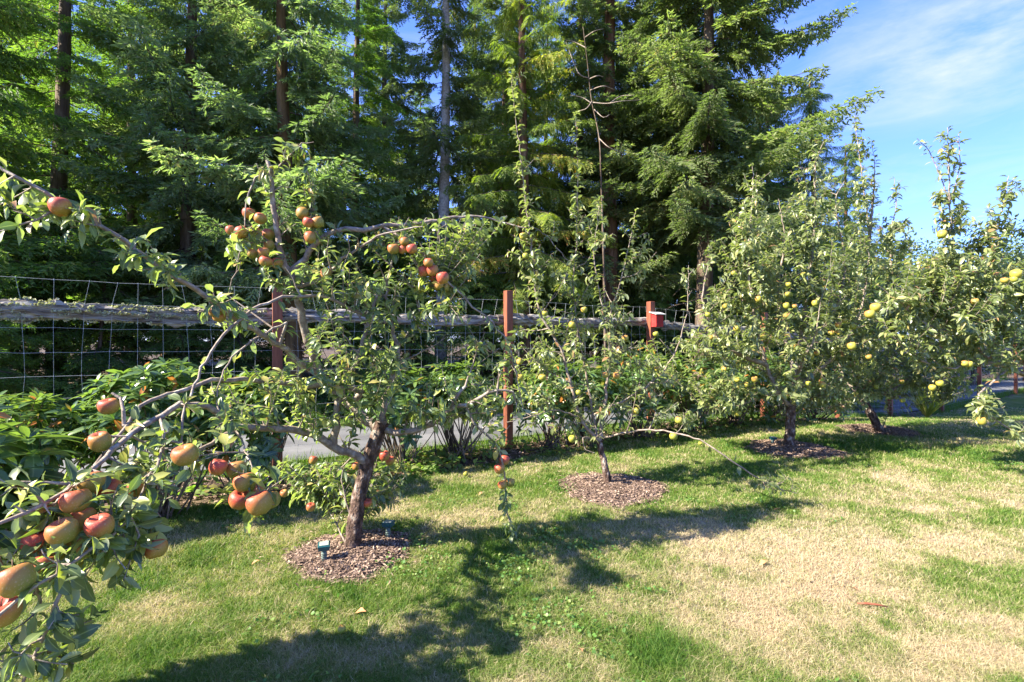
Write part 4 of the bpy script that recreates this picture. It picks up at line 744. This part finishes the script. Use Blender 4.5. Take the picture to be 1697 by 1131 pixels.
# ------------------------------------------------------------------ conifers
def kite_chain(mb, P0, D, Nn, L, w):
    """kites: arrays"""
    K = len(P0); X, Y, Z = frames(D, Nn)
    pV = np.array([(0, 0, 0), (-.5, .4, .12), (0, 1, 0), (.5, .4, .12)])
    M = np.stack([X * w[:, None], Y * L[:, None], Z * w[:, None]], -1); V = (np.einsum('kij,nj->kni', M, pV) + P0[:, None]).reshape(-1, 3)
    mb.append((V, instF([(0, 1, 2), (0, 2, 3)], K, 4)))
def fir_branch(rg, L=2.0, kind='fir'):
    """axis +X. returns foliage (V,T) and wood polylines (list)"""
    out = []; wood = []
    n = (24 if kind != 'hemlock' else 22) + int(12 * (L > 3)); t = np.linspace(.0, 1, n); ax = np.stack([t * L, .06 * L * np.sin(t * 4 + rg.uniform(0, 6)), L * (-.12 * np.sin(t * 2.6) + .05 * t)], -1)
    if kind == 'hemlock': ax[:, 2] = L * (.05 * t - .2 * t ** 2)
    wood.append((ax, np.linspace(.016, .003, n)))
    P0 = []; D = []; Ls = []; Ws = []; Nr = []
    for i in range(3, n):
        T = nz_(ax[min(i + 1, n - 1)] - ax[i - 1])
        for sd in (-1, 1):
            tl = min(L, 2.3) * (.34 * (1 - t[i]) ** .8 + .05) * rg.uniform(.6, 1.25)
            dr = -.35 if kind == 'fir' else -.15
            dd = nz_(T * .75 + np.array([0, sd * 1.0, dr * rg.uniform(.2, 1.6)]) + rg.normal(0, .12, 3))
            m = max(2, int(tl / .055)); s = np.linspace(0, 1, m + 1); tw = ax[i] + dd * (tl * s)[:, None] + np.array([0, 0, -.25 * tl])[None] * (s ** 2)[:, None]
            if tl > .25: wood.append((tw[::2] if len(tw) > 4 else tw, np.full(len(tw[::2] if len(tw) > 4 else tw), .0035)))
            for j in range(1, m + 1):
                for s2 in (-1, 1):
                    pr = np.cross(dd, [0, 0, 1]); d2 = nz_(dd * .9 + pr * s2 * .8 + rg.normal(0, .22, 3) + [0, 0, -.1])
                    sub = (.06 + .14 * tl * (1 - j / (m + 1))) * rg.uniform(.7, 1.3) * 1.45
                    P0.append(tw[j]); D.append(d2); Ls.append(sub + .02); Ws.append(.034 * rg.uniform(.8, 1.3)); Nr.append(rg.normal(0, .35, 3) + [0, 0, 1])
            P0.append(tw[-1]); D.append(dd); Ls.append(.12); Ws.append(.034); Nr.append([0, 0, 1.])
            if kind == 'fir' or rg.uniform() < .4:      # hanging side shoots give the bough its depth
                hl = rg.uniform(.08, .3) * (1.1 - .5 * t[i]); q0 = tw[rg.integers(0, m)]; hd = nz_(np.array([.25, .2 * sd, -1.0]) + rg.normal(0, .25, 3)); mm = max(2, int(hl / .045))
                for j in range(1, mm + 1):
                    for s2 in (-1, 1):
                        P0.append(q0 + hd * hl * j / mm); D.append(nz_(hd + np.array([.7 * s2, .3, 0]) + rg.normal(0, .3, 3))); Ls.append(.1 * rg.uniform(.7, 1.2)); Ws.append(.03); Nr.append(rg.normal(0, 1, 3))
    P0, D, Ls, Ws, Nr = map(np.array, (P0, D, Ls, Ws, Nr))
    kite_chain(out, P0, D, Nr, Ls, Ws)
    if kind == 'fir':   # needles stand round the twig: a second crossing set
        m = rg.uniform(0, 1, len(P0)) < .45; kite_chain(out, P0[m] + [0, 0, .004], D[m] + rg.normal(0, .3, (m.sum(), 3)), np.cross(D[m], Nr[m]) + .2, Ls[m] * .8, Ws[m])
    return out, wood
def cedar_branch(rg, L=1.8):
    out = []; wood = []; n = 20; t = np.linspace(0, 1, n)
    ax = np.stack([t * L, .05 * L * np.sin(t * 5 + rg.uniform(0, 6)), L * (.1 * t - .5 * t ** 2 + .22 * t ** 3)], -1); wood.append((ax, np.linspace(.015, .003, n)))
    P0 = []; D = []; Ls = []; Ws = []; Nr = []
    for i in range(2, n):
        for sd in (-1, 1, 0):
            if sd == 0 and rg.uniform() < .4: continue
            fl = rg.uniform(.22, .42) * (1 - .35 * t[i]); out_ = np.array([.55, sd * .9, -.35 * rg.uniform(.4, 1.8) - (.9 if sd == 0 else 0)]) + rg.normal(0, .15, 3); out_ = nz_(out_)
            m = int(fl / .026); s = np.linspace(0, 1, m + 1); fr = ax[i] + out_ * (fl * s)[:, None] + np.array([0, 0, -.55 * fl])[None] * (s ** 2)[:, None]
            side = nz_(np.cross(out_, [0, 0, 1]) + rg.normal(0, .3, 3)); nrm_ = np.cross(side, out_)
            for j in range(1, m):
                tang = nz_(fr[j + 1] - fr[j - 1])
                for s2 in (-1, 1):
                    P0.append(fr[j]); D.append(nz_(tang * .9 + side * s2 * .8 + rg.normal(0, .08, 3))); Ls.append((.03 + .09 * math.sin(math.pi * (.15 + .8 * j / m))) * rg.uniform(.75, 1.2)); Ws.append(.026); Nr.append(nrm_ + rg.normal(0, .2, 3))
            P0.append(fr[-2]); D.append(nz_(fr[-1] - fr[-3])); Ls.append(.08); Ws.append(.018); Nr.append(nrm_)
    kite_chain(out, *map(np.array, (P0, D, Nr, Ls, Ws)))
    return out, wood
rgb = np.random.default_rng(99)
BR = {k: [] for k in ('fir', 'hemlock', 'cedar', 'bigfir')}
for k in BR:
    for v in range(4):
        f, w = (cedar_branch(rgb) if k == 'cedar' else fir_branch(rgb, 3.2, 'fir') if k == 'bigfir' else fir_branch(rgb, 2.0, k)); Vs = []; Ts = []; n = 0
        for V, T in f: Vs.append(V); Ts.append(T + n); n += len(V)
        mb = MB()
        for P, r in w: V, Q = tube(P, r, 3); mb.add(V, Q)
        BR[k].append((np.concatenate(Vs), np.concatenate(Ts), np.concatenate(mb.V), np.concatenate(mb.Q)))
        print('branch', k, len(Ts[0]))
def crown_mesh(kind, hbase, htop, Lb, nb, seed, dead=6, power=.75, gap=0):
    """returns foliage (V,T,rnd), wood (V,Q) around the origin"""
    rg = np.random.default_rng(seed); VV = []; TT = []; RR = []; n = 0; wb = MB()
    for b in range(nb):
        u = (b + rg.uniform(0, 1)) / nb; z = hbase + (htop - hbase) * u; L = Lb * (1 - u) ** power * rg.uniform(.7, 1.15) + .25
        if kind == 'cedar': L = min(L, Lb)
        az = b * 2.399 + rg.normal(0, .35)
        if gap and z < 8.5 and abs((az + math.pi / 2 + math.pi) % (2 * math.pi) - math.pi) < gap and rg.uniform() < .85: continue
        big = kind == 'fir' and L > 2.3; V, T, wV, wQ = BR['bigfir' if big else kind][rg.integers(0, 4)]; base = 1.8 if kind == 'cedar' else 3.2 if big else 2.0; s = L / base; sy = max(s, .55)
        tilt = {'fir': rg.uniform(-.3, .12), 'hemlock': rg.uniform(-.28, .08), 'cedar': rg.uniform(-.25, .15)}[kind] + .45 * u ** 3
        ca, sa, ct, st = math.cos(az), math.sin(az), math.cos(tilt), math.sin(tilt)
        Rm = np.array([[ca, -sa, 0], [sa, ca, 0], [0, 0, 1]]) @ np.array([[ct, 0, -st], [0, 1, 0], [st, 0, ct]])
        sc = np.array([s, sy if sy < 1.3 else 1.3, max(s, .6)])
        keep = None
        VV.append((V * sc) @ Rm.T + [0, 0, z]); TT.append(T + n); n += len(V); RR.append(np.clip(np.full(len(V), rg.uniform(.15, .75)) + np.repeat(rg.normal(0, .14, len(V) // 4), 4), 0, 1))
        wb.add((wV * sc) @ Rm.T + [0, 0, z], wQ)
    for b in range(dead):
        z = rg.uniform(.25, 1) * hbase + .3; az = rg.uniform(0, 6.28); L = rg.uniform(.5, 1.6); p = np.array([0, 0, z]); d = np.array([math.cos(az), math.sin(az), rg.uniform(-.3, .1)]); pts = [p]
        for k in range(5): d = nz_(d + rg.normal(0, .18, 3)); p = p + d * L / 5; pts.append(p)
        V, Q = tube(np.array(pts), np.linspace(.014, .003, 6), 4); wb.add(V, Q)
        for k in range(3):
            q = pts[2 + k]; d2 = nz_(d + rg.normal(0, .7, 3)); V, Q = tube(np.array([q, q + d2 * L * .15, q + d2 * L * .3 + [0, 0, -.05]]), [.005, .004, .002], 3); wb.add(V, Q)
    return (np.concatenate(VV), np.concatenate(TT), np.concatenate(RR)), (np.concatenate(wb.V), np.concatenate(wb.Q))
CROWN = {}
def conifer(kind, var, x, y, label, hbase, htop, Lb, nb, tr, mat, bark, lean=0.0, sway=None, dead=6, power=.75, reuse=True, group='conifers behind the lane', name=None, scale=1.0, rz=None, gap=0):
    nb = int(nb * 1.55); key = (kind, var, hbase, htop, Lb, nb, gap)
    if gap: rz = 0
    z0 = float(gz(x, y))
    name = name or {'fir': 'fir_tree', 'hemlock': 'hemlock_tree', 'cedar': 'cedar_tree'}[kind]
    e = empty(name, (x, y, z0), label, 'conifer', group, rz=random.uniform(0, 6.28) if rz is None else rz)
    if key not in CROWN:
        (V, T, r), (wV, wQ) = crown_mesh(kind, hbase, htop, Lb, nb, hash((kind, var)) % 1000 if False else (len(kind) * 37 + var * 11), dead, power=power, gap=gap)
        o = mk('crown', V, T, None, e, {'rnd': r}, False); w = mk('branches', wV, wQ, None, e)
        CROWN[key] = (o.data, w.data)
        o.data.materials.append(mat); w.data.materials.append(M_fbark)
    else:
        a, b = CROWN[key]; o = bpy.data.objects.new('crown', a); COL.objects.link(o); o.parent = e; w = bpy.data.objects.new('branches', b); COL.objects.link(w); w.parent = e
    if o.data.materials[0] != mat:
        o.material_slots[0].link = 'OBJECT'; o.material_slots[0].material = mat
    n = 24; t = np.linspace(0, 1, n); ht = htop; C = np.stack([.06 * np.sin(t * 5 + x), .06 * np.cos(t * 4 + y) - .06, -.15 + (ht + .15) * t], -1)
    V, Q = tube(C, tr * (1 - t) ** .8 * .95 + .012 + .3 * tr * np.exp(-t * ht * 3), 14); V = V + rng.normal(0, tr * .035, V.shape); mk('trunk', V, Q, bark, e)
    if lean: e.rotation_mode = 'XYZ'; e.rotation_euler[1] = lean
    e.scale = (scale,) * 3
    return e
def cp(px, d): return (px - 848.5) / F * d, d
L_ = [
    # kind,var,px,d,label,hbase,htop,Lb,nb,tr,mat,bark
    ('fir', 0, -70, 7.6, 'fir at the left edge with dark drooping boughs', 1.6, 12, 2.0, 62, .15, M_hem, M_fbark),
    ('hemlock', 0, 108, 9.0, 'tall hemlock with a straight bare grey-brown trunk near the left edge', 1.8, 13, 1.9, 60, .15, M_hem, M_fbark),
    ('hemlock', 0, 0, 11.5, 'thin-trunked hemlock in the shade at the far left', 2.2, 13, 1.9, 60, .12, M_hem, M_fbark),
    ('hemlock', 1, 215, 11.5, 'soft green hemlock between the bare trunk and the pale fir', 1.3, 13, 2.2, 66, .13, M_hem, M_fbark),
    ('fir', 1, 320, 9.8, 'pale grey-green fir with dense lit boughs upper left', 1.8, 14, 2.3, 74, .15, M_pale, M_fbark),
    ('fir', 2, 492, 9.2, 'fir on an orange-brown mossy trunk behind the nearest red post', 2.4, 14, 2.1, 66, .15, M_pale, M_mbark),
    ('hemlock', 1, 590, 12.5, 'hemlock filling the gap right of the mossy trunk', 1.3, 13, 2.2, 66, .13, M_hem, M_fbark),
    ('fir', 3, 735, 10.8, 'slender fir with a pale grey trunk and sparse boughs showing sky', 3.6, 13, 1.6, 44, .15, M_fir, M_gbark),
    ('cedar', 0, 865, 10.6, 'yellow-green cedar with hanging sprays, centre', 1.6, 13, 1.9, 84, .14, M_ced, M_rbark),
    ('cedar', 0, 955, 12.6, 'golden-green cedar behind the bare grey snag', 1.6, 13, 1.9, 84, .16, M_ced, M_rbark),
    ('fir', 2, 1012, 11.6, 'big fir on a thick red-brown trunk behind the slim young apple tree', 3.2, 14, 2.1, 60, .25, M_fir, M_rbark),
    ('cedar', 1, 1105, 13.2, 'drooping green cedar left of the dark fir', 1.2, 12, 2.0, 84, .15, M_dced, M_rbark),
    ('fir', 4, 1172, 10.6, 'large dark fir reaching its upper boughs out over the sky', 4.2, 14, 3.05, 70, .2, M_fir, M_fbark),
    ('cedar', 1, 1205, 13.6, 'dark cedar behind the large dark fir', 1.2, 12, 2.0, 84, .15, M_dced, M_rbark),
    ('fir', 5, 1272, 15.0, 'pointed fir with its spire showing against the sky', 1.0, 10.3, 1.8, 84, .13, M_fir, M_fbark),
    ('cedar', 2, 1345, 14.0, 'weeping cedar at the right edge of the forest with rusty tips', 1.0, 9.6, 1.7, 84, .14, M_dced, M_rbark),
    ('cedar', 2, 1408, 18.5, 'lower weeping cedar just outside the forest edge', 1.0, 9.6, 1.7, 84, .14, M_dced, M_rbark),
]
for r in L_:
    x, y = cp(r[2], r[3]); conifer(r[0], r[1], x, y, r[4], *r[5:], lean=(-.03 if r[2] == 492 else 0), gap={108: .45, 492: .3, 735: .5, 1012: .4}.get(r[2], 0))
# second rank
back = [(-150, 19), (-60, 16), (60, 15), (170, 18), (280, 14.5), (390, 17), (450, 15.5), (520, 19), (640, 17), (700, 26), (790, 18), (840, 15), (910, 20), (1000, 16), (1060, 19), (1130, 17), (1185, 20), (1240, 18), (1310, 20)]
place = ['behind the left edge', 'deep in the shade at far left', 'behind the bare hemlock trunk', 'deep between the left trunks', 'behind the pale fir', 'deep behind the pale fir', 'behind the mossy trunk', 'far behind the mossy trunk', 'far behind the gap left of the grey trunk', 'farthest, seen through the gap at the grey trunk', 'behind the grey trunk on its right', 'behind the yellow-green cedar', 'deep behind the central cedars', 'behind the thick red-brown trunk', 'deep right of the thick trunk', 'behind the drooping cedar', 'behind the large dark fir', 'behind the pointed fir on its left', 'last of the second rank on the right']
for i, (px, d) in enumerate(back):
    x, y = cp(px, d); k = i % 3
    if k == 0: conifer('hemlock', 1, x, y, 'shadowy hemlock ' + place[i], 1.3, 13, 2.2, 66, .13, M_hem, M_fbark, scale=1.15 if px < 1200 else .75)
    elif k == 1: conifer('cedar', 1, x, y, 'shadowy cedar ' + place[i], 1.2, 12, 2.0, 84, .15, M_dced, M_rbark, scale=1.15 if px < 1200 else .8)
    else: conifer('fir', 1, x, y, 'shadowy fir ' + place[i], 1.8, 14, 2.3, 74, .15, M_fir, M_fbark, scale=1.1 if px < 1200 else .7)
# saplings at the forest edge
for i, (px, d, h, w) in enumerate([(30, 8.3, .85, 'at the far left beyond the lane'), (175, 8.6, 1.0, 'left of the bare hemlock trunk'), (300, 8.8, .8, 'below the pale fir'), (400, 9.3, 1.05, 'left of the mossy trunk'), (590, 9.8, .9, 'right of the mossy trunk'), (680, 10.0, .8, 'left of the grey trunk'), (800, 10.2, .95, 'right of the grey trunk'), (930, 10.6, .9, 'below the central cedar'), (1080, 11.6, 1.0, 'right of the thick trunk'), (1180, 12.2, 1.0, 'below the large dark fir'), (1290, 13, 1.1, 'below the pointed fir'), (-60, 6.3, .9, 'at the left edge of the picture'), (1390, 14.5, 1.0, 'at the right end of the forest')]):
    x, y = cp(px, d); conifer('hemlock', 5, x, y, 'young hemlock ' + w, .15, 3.0, 1.1, 44, .03, M_hem, M_fbark, scale=h, name='hemlock_sapling', group='young hemlocks along the lane', dead=0)
# sword ferns / underbrush as one mass
K = 420; X = rng.uniform(-12, 12, K); Y = fence_y(X) + 3.2 + rng.exponential(2.5, K); V, T, _, _ = BR['hemlock'][0]; a = rng.uniform(0, 6.28, K); sel = rng.choice(len(V) // 4, 260, replace=False)
Vp = V.reshape(-1, 4, 3)[sel].reshape(-1, 3) * .35; Tp = instF([(0, 1, 2), (0, 2, 3)], len(sel), 4)
D = np.stack([np.cos(a), np.sin(a), rng.uniform(.2, .9, K)], -1); x_, y_, z_ = frames(np.cross(D, [0, 0, 1.]), np.stack([0 * a, 0 * a, 1 + 0 * a], -1))
z_ = nz_(np.cross(D, y_)); z_ *= np.sign(z_[:, 2:3] + 1e-6)
tag(mk('forest_undergrowth', inst(Vp, np.stack([X, Y, gz(X, Y) + .05], -1), nz_(D), y_, z_, rng.uniform(.7, 1.8, K)), instF(Tp, K, len(Vp)), M_hem, None, {'rnd': np.repeat(rng.uniform(0, .9, K), len(Vp))}, False), 'ferny undergrowth on the shaded forest floor', 'undergrowth', None, 'stuff')

# bare grey snag in front of the cedars
x, y = cp(989, 9.6); SN = empty('dead_snag', (x, y, float(gz(x, y))), 'thin dead tree with bare grey side branches in front of the cedars', 'dead tree'); so = np.array([x, y, float(gz(x, y))])
mb = MB(); P = [at(px, py, 9.6) - so for px, py in ((1000, 720), (1003, 600), (1000, 420), (996, 300), (993, 230), (980, 165), (974, 110), (968, 60), (966, 45))]; C, _ = catmull(P, .1); mb.tube(C, np.linspace(.032, .004, len(C)) * (1 + .12 * rng.normal(size=len(C))), 8); mb.build('trunk', M_fbark, SN)
mb = MB()
for pts in (((981, 170), (1005, 172), (1030, 168), (1062, 166)), ((1010, 172), (1028, 160), (1050, 158)), ((981, 172), (965, 162), (945, 158)), ((976, 130), (958, 120), (938, 66 + 4)), ((978, 150), (1000, 143), (1020, 150)), ((975, 132), (990, 126), (1000, 128)), ((972, 80), (952, 70), (936, 66)), ((985, 182), (1000, 195), (1010, 190)), ((993, 230), (1010, 245), (1035, 255)), ((981, 168), (972, 180), (960, 184)), ((970, 62), (985, 52), (1000, 48))):
    C, _ = catmull([at(px, py, 9.6 + random.uniform(-.3, .3) * (i > 0)) - so for i, (px, py) in enumerate(pts)], .08); mb.tube(C, np.linspace(.012, .004, len(C)), 5)
mb.build('dead_branches', M_twig, SN)
# far right trees
def leafy(x, y, h, r, n, label, mat=M_far, name='broadleaf_tree', size=.16):
    z0 = float(gz(x, y)); e = empty(name, (x, y, z0), label, 'tree', 'trees past the end of the orchard'); mb = MB(); C, _ = catmull([(0, 0, -.1), (.1, 0, h * .3), (0, .1, h * .8)], .3); mb.tube(C, np.linspace(.14, .03, len(C)), 8)
    cl = nz_(rng.normal(size=(60, 3))) * rng.uniform(.3, 1, (60, 1)) * [r, r, h * .38] + [0, 0, h * .6]
    for c in cl[:24]:
        C, _ = catmull([(0, 0, h * .3), c * .5 + np.array([0, 0, h * .2]), c], .4); V, Q = tube(C, np.linspace(.05, .01, len(C)), 4); mb.add(V, Q)
    mb.build('trunk', M_fbark, e); I = rng.integers(0, 60, n); P = cl[I] + rng.normal(0, r * .17, (n, 3)); X, Y, Z = frames(rng.normal(size=(n, 3)), rng.normal(size=(n, 3)) + [0, 0, 1]); V, Qf, Tf, mid = LP_FAR
    mk('crown', inst(V * [1.4, 1, 1], P, X, Y, Z, size * rng.uniform(.6, 1.2, n)), [instF(Qf, n, len(V)), instF(Tf, n, len(V))], mat, e, {'rnd': np.repeat(rng.uniform(0, 1, n), len(V))})
for i, (px, d, h, r) in enumerate([(1455, 27, 7.5, 2.2), (1510, 32, 10.2, 2.8), (1560, 29, 8.0, 2.5), (1610, 34, 8.6, 2.8), (1665, 31, 9.6, 2.8), (1720, 33, 9.5, 3.0), (1790, 30, 9, 3)]):
    x, y = cp(px, d); leafy(x, y, h, r, 5200, 'round-crowned tree past the orchard, ' + ['behind the tall shoots left of the last tree', 'tallest grey-green one seen against the sky', 'between the two tallest shoots', 'low one behind the far red posts', 'behind the notice sign', 'at the right edge of the picture', 'outside the right edge'][i])
for i, (px, d, h, r) in enumerate([(1440, 19, 2.4, 1.4), (1500, 20, 2.6, 1.5), (1560, 21.5, 2.6, 1.6), (1610, 22, 2.4, 1.5), (1650, 24, 3.0, 1.8), (1700, 24, 3.0, 1.8), (1750, 24, 3, 1.8)]):
    x, y = cp(px, d); leafy(x, y, h, r, 3800, 'dark green bush across the lane, ' + ['left of the ornamental grass', 'behind the ornamental grass', 'behind the first orange post at right', 'behind the second orange post at right', 'left of the notice sign', 'behind the notice sign', 'past the right edge'][i], name='bush', size=.1)

# ------------------------------------------------------------------ small things on the lawn
def fleaf(px, py, L, label, rz):
    d = H * F / (py - 565.5); x = (px - 848.5) / F * d; V, Qf, Tf, mid = LP_NEAR; V = V * [1.2, 1, 1.5]
    o = mk('fallen_leaf', V * L * .7 + [0, -L / 2, 0], [Qf, Tf], M_dleaf); o.location = (x, d, float(gz(x, d)) + .034); o.rotation_euler = (random.uniform(-.2, .2), random.uniform(-.3, .3), rz); tag(o, label, 'leaf', 'fallen leaves on the lawn')
fleaf(592, 1022, .075, 'pale dry leaf on the lawn below the old apple tree', 1.3); fleaf(1262, 940, .07, 'orange-brown leaf on the straw-dry grass right of centre', 1.9); fleaf(1412, 982, .045, 'small rust-red leaf just above the red stick', .6)
fleaf(961, 1086, .05, 'small orange leaf near the bottom centre of the lawn', .2); fleaf(420, 940, .05, 'small brown leaf on the shaded grass left of the mulch', 2.2); fleaf(1285, 848, .06, 'pink-brown leaf below the drooping branch tip', 1.5); fleaf(795, 822, .05, 'brown leaf on the grass above the hanging apples', 2.6)
def fstick(px, py):
    d = H * F / (py - 565.5); x = (px - 848.5) / F * d; mb = MB(); mb.tube(np.array([(-.06, .012, .0), (-.02, .0, .006), (.03, -.008, .004), (.07, -.02, .0)]), [.004, .006, .005, .003], 6); o = mb.build('fallen_twig', M_post); o.location = (x, d, float(gz(x, d)) + .03); tag(o, 'short red-brown twig lying on the dry grass at lower right', 'twig')
fstick(1443, 1012)
for i, (px, py, lab) in enumerate([(566, 1057, 'small yellow windfall apple on the lawn near the bottom, left of centre'), (772, 792, 'yellow windfall apple on the grass by the bed'), (1160, 742, 'windfall apple in the grass below the birdhouse')]):
    d = H * F / (py - 565.5); x = (px - 848.5) / F * d; o0, s0 = APPLE['yellow_green_apple']; o = copyo(o0); o.parent = None; copyo(s0, o); o.name = 'windfall_apple'; s_ = .5 if i == 0 else .65
    o.scale = (s_,) * 3; o.location = (x, d, float(gz(x, d)) + .04); o.rotation_euler = (-.5, .5, i * 2.0); tag(o, lab, 'apple', 'windfall apples')
print('done build')
